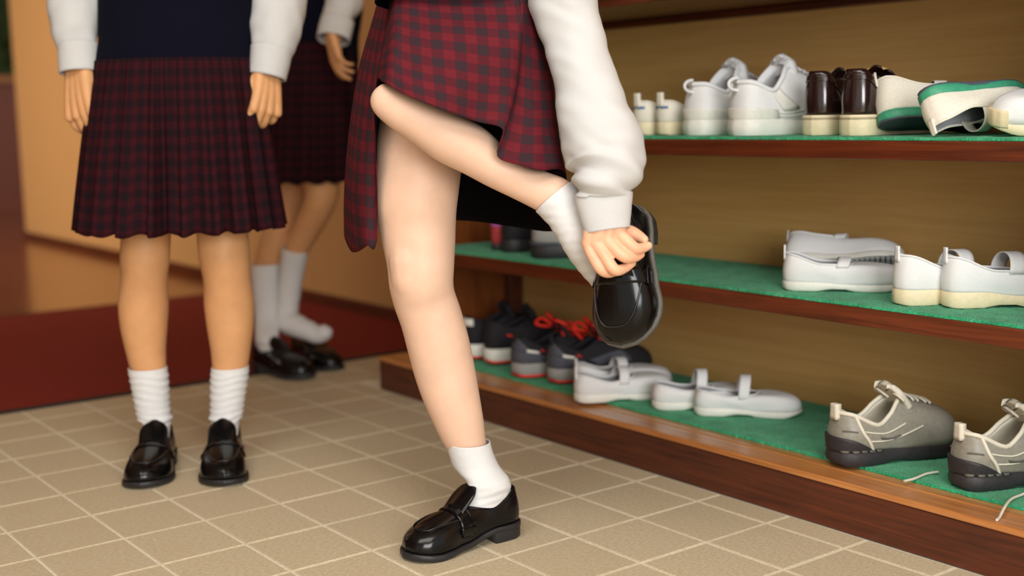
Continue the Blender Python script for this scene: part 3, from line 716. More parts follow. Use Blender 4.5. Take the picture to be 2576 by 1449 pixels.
striped('off-white shoe with green sole edge, tipped, next to the brown loafers', 1, px_y(2212, 1.90, ZTc), 56, -24, 0, .022)
striped('off-white shoe with green sole lying on its side, heel over the shelf edge', -1, px_y(2312, 1.842, ZTc), 70, 150, 0, .046, L=.212, W=.074, hh=.066)
s = indoor('indoor_shoe', 'white shoe with cream toe cap cut off by the right edge, upper tier', 1, L=.235, W=.092, hh=.075, hs=.055, mat='white', solemat='cream', zpk=.07, sole=(.020, .016, .016, .018), sx=(.46, .58), toe=.044)
s.slab(MT['cream'], .90, 1, lambda t: .012, lambda t: .040, .004, 'toe_cap'); s.band(MT['white'], .60 * s.L, .70 * s.L, math.radians(20), math.radians(160), .003, .003, 'elastic_gore')
place(s.root, px_y(2880, 2.03, ZTc), 218, roll=-12, lift=.012)
# the empty loafer waiting on the floor
e = empty('empty_loafer'); tag(e, 'empty black loafer on the tiles, under the lifted socked foot', 'loafer')
loafer(e, 1)
h = on_z(748, 905, 0); t = on_z(858, 940, 0)
place(e, h, math.degrees(math.atan2(t.y - h.y, t.x - h.x)))
# ================================================================ people
def rr(px, py, w, d, ratio=1.0): return (at(px, py, d), w / 2 * d / FPX, w / 2 * d / FPX * ratio)
def frames(cs):
    out = []; prev = None
    for i, c in enumerate(cs):
        t = (cs[min(i + 1, len(cs) - 1)] - cs[max(i - 1, 0)]).normalized()
        x = t.cross(TOW)
        if x.length < .15: x = prev if prev else RIGHT
        x = (x - t * x.dot(t)).normalized()
        if prev and x.dot(prev) < 0: x = -x
        prev = x; out.append((x, t.cross(x).normalized()))
    return out
def loft(mb, rings, n=28, k=5, caps=(True, True), disp=None, uv=False):
    cs = spline([r[0] for r in rings], k); ax = spline([r[1] for r in rings], k); ay = spline([r[2] for r in rings], k)
    fr = frames(cs); rows = []
    for i, c in enumerate(cs):
        x, y = fr[i]; row = []
        for j in range(n):
            a = 2 * math.pi * j / n; p = c + x * (math.cos(a) * ax[i]) + y * (math.sin(a) * ay[i])
            if disp: p = p + (x * math.cos(a) + y * math.sin(a)) * disp(p, i / (len(cs) - 1), a)
            row.append(p)
        rows.append(row)
    mb.quadgrid(rows, closed=True, flip=True)
    if caps[0]: mb.fan(rows[0])
    if caps[1]: mb.fan(rows[-1], True)
    return rows
def remesh(mb, voxel, smooth_it=4, fac=.5):
    me = mb.mesh('tmp'); bm = bmesh.new(); bm.from_mesh(me); bmesh.ops.recalc_face_normals(bm, faces=bm.faces[:]); bm.to_mesh(me); bm.free()
    o = bpy.data.objects.new('tmp', me); C.objects.link(o)
    r = o.modifiers.new('r', 'REMESH'); r.mode = 'VOXEL'; r.voxel_size = voxel; r.use_smooth_shade = True
    s = o.modifiers.new('s', 'SMOOTH'); s.iterations = smooth_it; s.factor = fac
    dg = bpy.context.evaluated_depsgraph_get(); dg.update()
    e = o.evaluated_get(dg); nm = bpy.data.meshes.new_from_object(e)
    bpy.data.objects.remove(o); out = MB(); out.v = [v.co.copy() for v in nm.vertices]; out.f = [tuple(p.vertices) for p in nm.polygons]
    bpy.data.meshes.remove(nm); bpy.data.meshes.remove(me); return out
def addmb(a, b):
    k = len(a.v); a.v += b.v; a.f += [tuple(k + i for i in f) for f in b.f]
def capsule_chain(mb, pts, rad, n=12):
    ps = spline([V(p) for p in pts], 4); rs = spline(list(rad), 4)
    t0 = (ps[0] - ps[1]).normalized(); t1 = (ps[-1] - ps[-2]).normalized()
    pre = [ps[0] + t0 * rs[0] * .85, ps[0] + t0 * rs[0] * .5]; post = [ps[-1] + t1 * rs[-1] * .5, ps[-1] + t1 * rs[-1] * .85]
    mb.tube(pre + ps + post, [rs[0] * .5, rs[0] * .86] + rs + [rs[-1] * .86, rs[-1] * .5], n)
def hand(wrist, xdir, zdir, thumb=1, size=1.0, curl=(30, 34, 38, 42), spread=1.0, tcurl=20):
    """wrist point; xdir to the fingers, zdir out of the back of the hand; thumb = +1 puts the thumb on zdir x xdir"""
    x = xdir.normalized(); z = (zdir - x * zdir.dot(x)).normalized(); y = z.cross(x) * thumb
    P = lambda a, b, c: wrist + (x * a + y * b + z * c) * size
    mb = MB()
    for b0, b1, b2, w in ((-.014, -.024, -.030, .0125), (-.005, -.009, -.011, .0135), (.005, .006, .009, .0135), (.014, .020, .026, .0125)):
        capsule_chain(mb, [P(-.02, b0 * .9, 0), P(.02, (b0 + b1) / 2, 0), P(.05, b1, .001), P(.082, b2, 0)], [.014 * size, .0145 * size, w * size, .0105 * size])
    capsule_chain(mb, [P(.0, .010, -.008), P(.03, .018, -.010), P(.06, .008, -.010), P(.06, -.014, -.010), P(.03, -.016, -.010), P(.0, -.008, -.008)], [.010 * size] * 6)
    for q, (b, ln, r0) in enumerate(((.027, .072, .0086), (.009, .080, .0088), (-.010, .074, .0084), (-.029, .060, .0074))):
        c = math.radians(curl[q]); p = P(.084 - .006 * abs(q - 1), b, 0); a = 0.0; pts = [P(.070, b * .95, -.001), p]; rad = [.0092 * size, r0 * 1.08 * size]
        for ln_f, cf in ((.46, .75), (.31, 1.15), (.23, .8)):
            a += c * cf; p = p + (x * math.cos(a) - z * math.sin(a) + y * (.10 * spread * (1.5 - q) / 1.5)).normalized() * ln * ln_f * size
            pts.append(p); rad.append(r0 * size * (1.0 if ln_f > .4 else .92 if ln_f > .25 else .78))
        capsule_chain(mb, pts, rad)
    tc = math.radians(tcurl)
    capsule_chain(mb, [P(.010, .018, -.006), P(.038, .032, -.014), P(.064, .038 - .008 * math.sin(tc), -.022), P(.088, .038 - .018 * math.sin(tc), -.030)], [.0125 * size, .0115 * size, .0098 * size, .0078 * size])
    return mb
HEAD = [(-.118, .022, .030, .042), (-.104, .042, .052, .036), (-.07, .057, .074, .020), (-.02, .066, .088, .004), (.03, .071, .093, -.004), (.075, .064, .084, -.010), (.104, .042, .058, -.014), (.117, .016, .022, -.016)]
def head_frame(base, up, face):
    u = up.normalized(); f = (face - u * face.dot(u)).normalized(); return base + u * .125 + f * .012, u, f, u.cross(f)
def head_rows(c, u, f, s, grow, table_, a0=0.0, a1=2 * math.pi, n=36):
    rows = []
    for h, hw, hd, fo in table_:
        rows.append([c + u * (h + (grow if h > .1 else 0)) + f * fo + s * (math.sin(a) * (hw + grow)) + f * (math.cos(a) * (hd + grow)) for a in [lerp(a0, a1, k / n) for k in range(n + (0 if a1 - a0 > 6.28 else 1))]])
    return rows
def skull(body, base, up, face):
    c, u, f, s = head_frame(base, up, face); dense = [tuple(spline([r[q] for r in HEAD], 4)[i] for q in range(4)) for i in range(4 * (len(HEAD) - 1) + 1)]
    rows = head_rows(c, u, f, s, 0, dense); body.quadgrid(rows, closed=True); body.fan(rows[0], True); body.fan(rows[-1])
    capsule_chain(body, [c + f * .086 + u * .005, c + f * .098 - u * .030, c + f * .088 - u * .036], [.007, .010, .009])
    for q in (-1, 1): capsule_chain(body, [c + s * (q * .070) - u * .030, c + s * (q * .074) + u * .008], [.010, .013])
def face_parts(pers, base, up, face):
    c, u, f, s = head_frame(base, up, face)
    for q in (-1, 1):
        m = MB(); capsule_chain(m, [c + f * .083 + s * (q * .024) + u * .004, c + f * .080 + s * (q * .040) + u * .003], [.0055, .0045]); pers.part(m, 'eye', MT['eye'])
    m = MB(); capsule_chain(m, [c + f * .084 - s * .018 - u * .066, c + f * .090 - u * .067, c + f * .084 + s * .018 - u * .066], [.004, .0055, .004]); pers.part(m, 'mouth', MT['lip_pink'])
    side = [(-.16, .064, .080, -.012), (-.12, .070, .090, -.014), (-.06, .074, .098, -.014), (-.01, .075, .100, -.012), (.04, .075, .100, -.010), (.08, .067, .090, -.012)]
    m = MB(); m.quadgrid(head_rows(c, u, f, s, .009, side, math.radians(62), math.radians(298), 40)); o = pers.part(m, 'hair', MT['hair'], .008)
    top = [(.045, .073, .096, -.006), (.078, .064, .086, -.010), (.104, .043, .060, -.014), (.117, .014, .020, -.016)]
    m = MB(); rows = head_rows(c, u, f, s, .012, top); m.quadgrid(rows, closed=True); m.fan(rows[-1]); pers.part(m, 'hair_crown', MT['hair'], .006)
class Person:
    def __init__(s, name, label, base):
        s.e = empty(name, base); tag(s.e, label, 'person', 'students in plaid skirts'); s.o = V(base)
    def part(s, mb, name, mat, th=0, label=None, lining=None, weld=False):
        o = mb.build(name, mat, s.e, True, off=s.o, weld=weld)
        if th: solid(o, th, -1, lining)
        if label: o['label'] = label
        return o
    def tube(s, rings, name, mat, th=.002, n=40, k=6, disp=None, caps=(False, False), label=None):
        mb = MB(); loft(mb, rings, n, k, caps, disp); return s.part(mb, name, mat, th, label)
    def shoe(s, side, M, **kw):
        e = empty('loafer'); e.parent = s.e; k = loafer(e, side, lining=MT['black_in'], **kw)
        e.matrix_world = M; e.matrix_parent_inverse = Matrix.Translation(-s.o); e.matrix_basis = M; return k
def stand(heel, head_deg):
    R = Matrix.Rotation(math.radians(head_deg), 4, 'Z'); R.translation = V(heel); return R
def wrinkle(amp, fx=38, seed=0.0, stretch=V((1, 1, 1)), ridge=0.0):
    def f(p, u, a):
        q = V((p.x * stretch.x, p.y * stretch.y, p.z * stretch.z)) * fx + V((seed, seed * 2, 0))
        w = noise.noise(q) + .5 * noise.noise(q * 2.1)
        return amp * w
    return f
def sockwave(z0, z1, amp=.0022, seed=0.0):
    def f(p, u, a):
        m = sstep(z0 - .01, z0 + .01, p.z) * (1 - sstep(z1 - .02, z1 + .01, p.z))
        return amp * m * (math.sin(p.z * 420 + 2.0 * math.sin(a + seed) + 3 * noise.noise(p * 22))) + .0006 * noise.noise(p * 120)
    return f

def axloft(pers, rings, name, mat, disp=None, n=48, k=8, th=.0016):
    # rings: (centre, half axis vector, half axis vector)
    cs = spline([r[0] for r in rings], k); xs = spline([r[1] for r in rings], k); ys = spline([r[2] for r in rings], k); rows = []
    for i, c in enumerate(cs):
        row = []
        for j in range(n):
            a = 2 * math.pi * j / n; o = xs[i] * math.cos(a) + ys[i] * math.sin(a); p = c + o
            row.append(p + o.normalized() * (disp(p, i / (len(cs) - 1), a) if disp else 0))
        rows.append(row)
    mb = MB(); mb.quadgrid(rows, closed=True, flip=True); mb.fan(rows[-1], True); return pers.part(mb, name, mat, th, weld=False)
def shoe_sock(pers, M, upper, disp, L):
    # upper: (px, py, width px, depth) rings down to the ankle; the foot then fills the shoe with matrix M
    X, Y, Z = (M.col[i].to_3d().normalized() for i in range(3)); P = lambda x, y, z: M @ V((x, y, z))
    rings = [(at(px, py, d), X * (w / 2 * d / FPX), Y * (w / 2 * d / FPX)) for px, py, w, d in upper]
    rings += [(P(.054, 0, .102), X * .039, Y * .0310), (P(.056, 0, .080), X * .044, Y * .0285), (P(.064, 0, .060), X * .052, Y * .026), (P(.075, 0, .042), X * .060, Y * .024)]
    return axloft(pers, rings, 'sock', MT['sock'], disp)
def pleated_skirt(pers, top, topr, hem, hemr, pleats=18, amp=.013, name='pleated_skirt', phase=0.0, rows_n=26, mat=None, box=True, sway=(0, 0), label=None):
    """ellipses in the frame (right, towards camera); knife pleats deepen to the hem"""
    R2 = V((RIGHT.x, RIGHT.y, 0)).normalized(); T2 = V((TOW.x, TOW.y, 0)).normalized()
    rows = []; uvs = []; sub = 10; nn = pleats * sub
    for i in range(rows_n + 1):
        u = i / rows_n; c = top.lerp(hem, u); rx = lerp(topr[0], hemr[0], u ** .85); ry = lerp(topr[1], hemr[1], u ** .85)
        row = []; uvr = []; arc = 0.0; last = None
        for j in range(nn + 1):
            th = 2 * math.pi * j / nn + phase; k = (j % sub) / sub
            saw = (k / .8 if k < .8 else (1 - k) / .2) - .5          # long face, short return
            wob = 1 + .35 * noise.noise(V((math.cos(th) * 2, math.sin(th) * 2, u * 1.5)))
            dr = amp * lerp(.25, 1.0, u) * saw * wob + .010 * u * noise.noise(V((math.cos(th) * 1.3 + 7, math.sin(th) * 1.3, u)))
            ang = th + (.10 * lerp(.3, 1, u) * (k if k < .8 else .8 - (k - .8) * 6) / pleats * 6 * .25)
            f = math.sin(th)                                          # +1 faces the camera
            cleft = 0.0
            if box: cleft = -.055 * (.05 + .95 * u) * math.exp(-((math.atan2(math.cos(th), math.sin(th))) / .06) ** 2)
            p = c + R2 * (math.cos(ang) * (rx + dr + cleft)) + T2 * (math.sin(ang) * (ry + dr + cleft)) + V((0, 0, -.004 * math.sin(j * .7) * u))
            if last is not None: arc += (p - last).length
            last = p; row.append(p); uvr.append(arc)
        rows.append(row); uvs.append(uvr)
    uvs = [[(uvs[-1][j], (i / rows_n) * (top - hem).length) for j in range(nn + 1)] for i in range(rows_n + 1)]
    mb = MB(); mb.quadgrid(rows, uv=uvs); o = pers.part(mb, name, mat or MT['plaid'], .0016, label); return o

# ---------------------------------------------------------------- student standing at the left
feet = on_z(470, 1150, 0)
A = Person('person', 'person in navy vest and plaid skirt standing face-on with both arms hanging', (feet.x, feet.y, 0))
D = 2.68
body = MB()
legL = [rr(375, 330, 150, D - .06), rr(372, 450, 140, D - .05), rr(368, 560, 126, D - .04), rr(366, 620, 122, D - .035, 1.05), rr(364, 655, 122, D - .03, 1.1), rr(363, 700, 114, D - .02, 1.1), rr(361, 760, 124, D + .0, 1.05), rr(362, 820, 116, D + .01, 1.05), rr(367, 880, 99, D + .02, 1.05), rr(374, 930, 87, D + .025, 1.0), rr(380, 980, 64, D + .03), rr(391, 1075, 50, D + .035), rr(392, 1100, 50, D + .035)]
legR = [rr(548, 330, 150, D - .06), rr(552, 450, 142, D - .05), rr(558, 560, 130, D - .04), rr(562, 620, 128, D - .035, 1.05), rr(566, 655, 126, D - .03, 1.1), rr(571, 700, 118, D - .02, 1.1), rr(576, 760, 124, D + .0, 1.05), rr(579, 820, 116, D + .01, 1.05), rr(580, 880, 99, D + .02, 1.05), rr(578, 930, 86, D + .025, 1.0), rr(575, 980, 64, D + .03), rr(568, 1070, 50, D + .035), rr(566, 1095, 50, D + .035)]
loft(body, legL); loft(body, legR)
for kx in (362, 567):                        # kneecaps
    capsule_chain(body, [at(kx - 6, 622, D - .060), at(kx + 2, 668, D - .052)], [.030, .030])
loft(body, [rr(460, 350, 330, D - .05, .62), rr(458, 230, 360, D - .07, .6), rr(446, 120, 310, D - .07, .6), rr(442, 20, 300, D - .07, .62), rr(440, -100, 330, D - .08, .6), rr(440, -230, 380, D - .08, .5), rr(440, -300, 300, D - .08, .5), rr(440, -345, 110, D - .08, .9), rr(440, -400, 100, D - .08, 1.0)])
loft(body, [rr(300, -270, 110, D - .06), rr(215, -150, 96, D - .05), rr(196, 0, 84, D - .06), rr(198, 100, 66, D - .08), rr(199, 190, 52, D - .09, .75)])
loft(body, [rr(580, -270, 110, D - .06), rr(668, -150, 96, D - .04), rr(690, 0, 84, D - .05), rr(682, 100, 66, D - .07), rr(672, 195, 52, D - .09, .75)])
HA = (at(440, -400, D - .08), V((0, 0, 1)), V((TOW.x, TOW.y, -.1))); skull(body, *HA)
full_body = remesh(body, .0042, 14)
# hands
hd = hand(at(199, 178, D - .095), -UP * 1.0 + RIGHT * .08 - fw * .05, TOW * .85 - RIGHT * .45, 1, 1.12, (52, 46, 40, 36), .6, 25)
addmb(full_body, remesh(hd, .0021, 3))
hd = hand(at(672, 182, D - .095), -UP * 1.0 - RIGHT * .05 - fw * .05, TOW * .75 + RIGHT * .65, -1, .98, (52, 50, 48, 46), .5, 40)
addmb(full_body, remesh(hd, .0021, 3))
A.part(full_body, 'body', MT['skin_warm']); face_parts(A, *HA)
ank = [at(391, 1085, D + .035), at(568, 1080, D + .035)]
tw = math.degrees(math.atan2(TOW.y, TOW.x))
for (px, py), hx, sd, up, seed in (((368, 1232), 8, -1, [(371, 924, 96, D + .024), (375, 950, 95, D + .026), (381, 1000, 88, D + .03), (388, 1050, 82, D + .034)], .4), ((553, 1228), 8, 1, [(579, 922, 93, D + .024), (577, 950, 93, D + .026), (573, 1000, 86, D + .03), (569, 1048, 80, D + .034)], 2.1)):
    toe = on_z(px, py, 0); hdg = tw + hx; d = V((math.cos(math.radians(hdg)), math.sin(math.radians(hdg)), 0)); Ms = stand(toe - d * .246, hdg)
    A.shoe(sd, Ms, L=.246, W=.094); shoe_sock(A, Ms, up, sockwave(.09, .2, .0022, seed), .246)
pleated_skirt(A, at(442, 150, D - .07), (.166, .115), at(460, 574, D - .04), (.208, .176), 20, .028, phase=.15, mat=MT['plaid_shaded'])
mb = MB(); loft(mb, [rr(455, 500, 300, D - .05, .6), rr(458, 380, 340, D - .06, .6)], 30, 3); A.part(mb, 'skirt_lining', MT['shorts'])
A.tube([rr(442, 207, 398, D - .07, .62), rr(442, 190, 398, D - .07, .62), rr(442, 120, 384, D - .07, .62), rr(444, 40, 384, D - .07, .62), rr(446, -60, 388, D - .075, .62), rr(444, -180, 390, D - .08, .58), rr(440, -280, 350, D - .08, .5), rr(440, -330, 170, D - .08, .7)], 'knit_vest', MT['navy'], .003, 48, 6, wrinkle(.004, 14, 3), label='navy knitted vest')
A.tube([rr(305, -285, 150, D - .06), rr(218, -160, 150, D - .05), rr(194, -60, 138, D - .05), rr(192, 20, 128, D - .06), rr(192, 70, 116, D - .08), rr(196, 115, 92, D - .085, .9), rr(197, 128, 84, D - .088, .9)], 'sleeve', MT['shirt'], .002, 44, 8, wrinkle(.007, 17, 1), caps=(True, False))
A.tube([rr(197, 112, 96, D - .088, .92), rr(198, 148, 93, D - .09, .87), rr(200, 184, 92, D - .092, .85)], 'cuff', MT['shirt'], .003, 36, 4, wrinkle(.001, 30))
A.tube([rr(578, -285, 150, D - .06), rr(664, -160, 150, D - .04), rr(698, -60, 146, D - .04), rr(700, 20, 136, D - .05), rr(694, 80, 118, D - .07), rr(686, 125, 98, D - .08, .9), rr(683, 140, 88, D - .085, .9)], 'sleeve', MT['shirt'], .002, 44, 8, wrinkle(.007, 17, 5), caps=(True, False))
A.tube([rr(684, 122, 98, D - .085, .92), rr(679, 158, 93, D - .088, .87), rr(672, 194, 88, D - .09, .85)], 'cuff', MT['shirt'], .003, 36, 4, wrinkle(.001, 30))

# ---------------------------------------------------------------- student behind, slipping into loafers
h1 = on_z(634, 929, 0)
Bp = Person('person', 'person farther back by the wall, in plaid skirt, stepping into black loafers', (h1.x, h1.y, 0))
D = 3.70
body = MB()
loft(body, [rr(735, 400, 100, D - .02), rr(733, 470, 92, D - .01), rr(718, 540, 76, D), rr(690, 610, 72, D + .01), rr(672, 670, 64, D + .03), rr(668, 720, 48, D + .04), rr(672, 800, 38, D + .05)])
loft(body, [rr(790, 400, 104, D - .1), rr(808, 470, 92, D - .12), rr(800, 520, 80, D - .11), rr(770, 580, 70, D - .06), rr(748, 625, 62, D - .03), rr(732, 700, 54, D), rr(722, 780, 50, D + .02), rr(735, 815, 44, D), rr(775, 830, 38, D - .02), rr(812, 838, 26, D - .03)])
loft(body, [rr(745, 420, 220, D - .04, .7), rr(760, 250, 230, D - .04, .66), rr(775, 110, 190, D - .04, .62), rr(790, 0, 190, D - .05, .62), rr(800, -140, 220, D - .06, .6), rr(800, -200, 200, D - .06, .5), rr(800, -240, 70, D - .06, 1), rr(800, -280, 64, D - .06, 1)])
loft(body, [rr(890, -160, 72, D - .12), rr(880, -60, 62, D - .20), rr(856, 30, 48, D - .26), rr(838, 105, 36, D - .30, .75)])
loft(body, [rr(715, -160, 72, D + .02), rr(700, -40, 62, D + .05), rr(700, 60, 48, D + .05), rr(705, 140, 36, D + .03, .75)])
HA = (at(800, -275, D - .06), V((0, 0, 1)) + RIGHT * .15, RIGHT + V((0, 0, -.6))); skull(body, *HA)
fb = remesh(body, .0052, 6)
hd = hand(at(832, 92, D - .305), -UP * .95 + RIGHT * .22, -RIGHT * .85 + TOW * .5, -1, .80, (16, 20, 26, 30), .6, 10)
addmb(fb, remesh(hd, .0026, 3))
hd = hand(at(705, 138, D + .02), -UP, TOW * .3 - RIGHT, 1, .92, (22, 26, 30, 34), .6, 10); addmb(fb, remesh(hd, .0035, 3))
Bp.part(fb, 'body', MT['skin_warm']); face_parts(Bp, *HA)
Bp.tube([rr(744, 624, 66, D - .03), rr(733, 690, 58, D), rr(722, 770, 56, D + .02), rr(722, 805, 60, D + .015, 1.1), rr(742, 818, 56, D, 1.1), rr(775, 832, 48, D - .02, 1.1), rr(800, 842, 42, D - .03, 1.1), rr(822, 834, 34, D - .04, 1.2), rr(832, 828, 10, D - .04, 1.2)], 'sock', MT['sock'], .002, 40, 8, sockwave(.14, .24, .0012), caps=(False, True))
t1 = on_z(776, 958, 0); hdg = math.degrees(math.atan2(t1.y - h1.y, t1.x - h1.x)); h1 = t1 - (t1 - h1).normalized() * .240; Ms = stand(h1 + V((0, 0, .0046)), hdg); Bp.shoe(1, Ms); shoe_sock(Bp, Ms, [(669, 664, 74, D + .02), (668, 720, 68, D + .02), (672, 790, 62, D + .02)], sockwave(.1, .25, .0012), .238)
pleated_skirt(Bp, at(765, 110, D - .04), (.150, .11), at(762, 455, D - .04), (.185, .165), 18, .018, phase=.5, box=False, mat=MT['plaid_shaded'])
mb = MB(); loft(mb, [rr(760, 440, 190, D - .04, .7), rr(760, 330, 230, D - .04, .7)], 30, 3); Bp.part(mb, 'skirt_lining', MT['shorts'])
Bp.tube([rr(770, 150, 262, D - .04, .66), rr(773, 100, 256, D - .04, .66), rr(785, 20, 250, D - .05, .66), rr(795, -90, 254, D - .06, .62), rr(800, -185, 220, D - .06, .52), rr(800, -225, 110, D - .06, .7)], 'knit_vest', MT['navy'], .003, 44, 6, wrinkle(.004, 14, 9), label='navy knitted vest')
Bp.tube([rr(890, -170, 104, D - .12), rr(884, -80, 100, D - .19), rr(868, -10, 92, D - .24), rr(852, 40, 76, D - .27), rr(848, 58, 70, D - .28)], 'sleeve', MT['shirt'], .002, 40, 8, wrinkle(.006, 16, 2), caps=(True, False))
Bp.tube([rr(850, 48, 78, D - .278, .8), rr(843, 76, 80, D - .285, .8), rr(838, 100, 78, D - .295, .8)], 'cuff', MT['shirt'], .003, 36, 4)
Bp.tube([rr(715, -170, 104, D + .02), rr(698, -60, 96, D + .05), rr(698, 40, 80, D + .05), rr(702, 100, 60, D + .04)], 'sleeve', MT['shirt'], .002, 40, 8, wrinkle(.006, 16, 6), caps=(True, False))
Bp.tube([rr(702, 95, 66, D + .04, .8), rr(705, 140, 62, D + .03, .8)], 'cuff', MT['shirt'], .003, 36, 4)

# ---------------------------------------------------------------- student balancing on one leg in front
hp = on_z(1297, 1338, 0); tp = on_z(1022, 1404, 0)
G = Person('person', 'person in front balancing on one leg, pulling a black loafer onto the lifted foot', (hp.x, hp.y, 0))
body = MB()
def ee(l, r, y, d, ratio=1.0): return rr((l + r) / 2, y, r - l, d, ratio)
loft(body, [ee(985, 1195, 120, 2.14), ee(960, 1185, 260, 2.135), ee(948, 1170, 360, 2.135), ee(944, 1160, 430, 2.135), ee(938, 1152, 500, 2.135), ee(950, 1148, 560, 2.14), ee(964, 1146, 620, 2.14, 1.02), ee(974, 1143, 670, 2.14, 1.05), ee(978, 1141, 710, 2.145, 1.05), ee(988, 1146, 750, 2.155, 1.0), ee(1006, 1163, 800, 2.165, 1.0), ee(1022, 1180, 860, 2.175), ee(1038, 1193, 920, 2.185), ee(1058, 1204, 980, 2.19), ee(1084, 1214, 1040, 2.195), ee(1107, 1222, 1090, 2.2, 1.0), ee(1128, 1226, 1120, 2.203), ee(1158, 1232, 1160, 2.207), ee(1176, 1240, 1200, 2.21)], 36)
capsule_chain(body, [at(1030, 650, 2.112), at(1034, 705, 2.118)], [.036, .034])     # kneecap
# raised leg
def pr(x, y, w, d, ratio=1.0): return rr(x, y, w, d, ratio)
loft(body, [pr(1230, -60, 230, 2.10), pr(1160, 60, 200, 2.05), pr(1080, 160, 170, 1.99), pr(1015, 225, 120, 1.955)], 32)
loft(body, [pr(940, 238, 30, 1.962), pr(950, 243, 66, 1.96), pr(966, 250, 90, 1.957), pr(990, 262, 104, 1.955), pr(1025, 284, 112, 1.955), pr(1075, 312, 122, 1.965), pr(1130, 346, 132, 1.972), pr(1188, 378, 126, 1.98), pr(1246, 420, 106, 1.985), pr(1306, 454, 96, 1.988), pr(1362, 480, 100, 1.99), pr(1400, 499, 106, 1.99), pr(1425, 530, 86, 1.988), pr(1460, 600, 70, 1.985), pr(1500, 660, 60, 2.005)], 36)
# hips, trunk, arms
loft(body, [rr(1125, 60, 290, 2.11, .7), rr(1140, -40, 290, 2.09, .66), rr(1176, -130, 260, 2.03, .62), rr(1234, -230, 260, 1.97, .58), rr(1290, -310, 270, 1.91, .5), rr(1332, -362, 220, 1.865, .45), rr(1360, -400, 110, 1.83, 1), rr(1375, -440, 100, 1.81, 1)])
loft(body, [rr(1425, -270, 120, 1.90), rr(1430, -120, 104, 1.94), rr(1452, 40, 92, 1.965), rr(1490, 200, 84, 1.955), rr(1525, 330, 80, 1.94), rr(1530, 440, 74, 1.925), rr(1527, 520, 66, 1.92), rr(1525, 570, 72, 1.918, .7)])
loft(body, [rr(1180, -300, 120, 1.98), rr(1090, -260, 100, 2.05), rr(1030, -220, 84, 2.12), rr(1010, -190, 66, 2.16)])
HA = (at(1378, -440, 1.81), UP * .8 + RIGHT * .35 + TOW * .45, TOW * .6 + RIGHT * .3 - UP * .8); skull(body, *HA)
fb = remesh(body, .0036, 16)
# the gripping hand
hm = MB(); d0 = 1.915
capsule_chain(hm, [at(1500, 548, d0 + .004), at(1490, 585, d0), at(1480, 612, d0)], [.013, .014, .0105])
capsule_chain(hm, [at(1515, 545, d0), at(1508, 580, d0 - .004), at(1498, 608, d0 - .004)], [.014, .015, .0115])
capsule_chain(hm, [at(1532, 545, d0), at(1530, 575, d0 - .004), at(1524, 604, d0 - .005)], [.014, .015, .012])
capsule_chain(hm, [at(1550, 545, d0 + .003), at(1553, 570, d0), at(1554, 592, d0 - .002)], [.013, .015, .012])
capsule_chain(hm, [at(1500, 575, d0 + .016), at(1550, 575, d0 + .018), at(1560, 605, d0 + .02), at(1510, 615, d0 + .018)], [.014, .014, .012, .012])
for pts, rad in (
    ([(1552, 585, -.002), (1574, 604, -.008), (1597, 624, -.006), (1616, 624, .004), (1631, 618, .010)], (.0110, .0100, .0094, .0080, .0066)),
    ([(1523, 600, -.005), (1547, 626, -.010), (1572, 646, -.010), (1594, 648, .002), (1612, 640, .012)], (.0115, .0102, .0096, .0082, .0066)),
    ([(1497, 606, -.003), (1520, 642, -.008), (1545, 678, -.008), (1568, 676, .004), (1590, 662, .014)], (.0112, .0098, .0094, .0080, .0066)),
    ([(1478, 610, .002), (1492, 646, -.002), (1511, 678, -.002), (1530, 688, .008), (1552, 684, .018)], (.0100, .0088, .0082, .0072, .0060)),
    ([(1556, 580, .018), (1585, 584, .030), (1605, 594, .028), (1620, 603, .020)], (.0130, .0112, .0098, .0076))):
    capsule_chain(hm, [at(x, y, d0 + dd) for x, y, dd in pts], list(rad))
hmesh = remesh(hm, .0015, 4)
addmb(fb, hmesh)
nbody = len(fb.f) - len(hmesh.f)
bo = G.part(fb, 'body', MT['skin']); face_parts(G, *HA)
bo.data.materials.append(MT['skin_hand'])
bo.data.polygons.foreach_set('material_index', [0] * nbody + [1] * (len(bo.data.polygons) - nbody))
# nails of the gripping hand
# socks
G.tube([pr(1396, 494, 118, 1.99), pr(1420, 524, 112, 1.988), pr(1445, 566, 102, 1.983), pr(1468, 612, 98, 1.987), pr(1502, 662, 92, 2.005), pr(1538, 710, 80, 2.018), pr(1560, 770, 50, 2.01)], 'sock', MT['sock'], .0016, 52, 10, sockwave(.3, .6, .0004, 2.0))
# loafers
Ms = stand(hp, math.degrees(math.atan2(tp.y - hp.y, tp.x - hp.x))); G.shoe(1, Ms, L=(tp - hp).length * 1.03, W=.092)
shoe_sock(G, Ms, [(1177, 1112, 112, 2.2), (1185, 1140, 112, 2.203), (1198, 1172, 114, 2.205)], sockwave(.05, .12, .0006, 1.0), .23)
hx = at(1598, 530, 2.03); tx = at(1588, 872, 1.985)
X = (tx - hx).normalized(); Z = (TOW * .86 - RIGHT * .51); Z = (Z - X * Z.dot(X)).normalized(); Y = Z.cross(X)
Mx = Matrix((X, Y, Z)).transposed().to_4x4(); Mx.translation = hx
G.shoe(-1, Mx, L=(tx - hx).length, W=.106, welt=MT['worn_sole'])
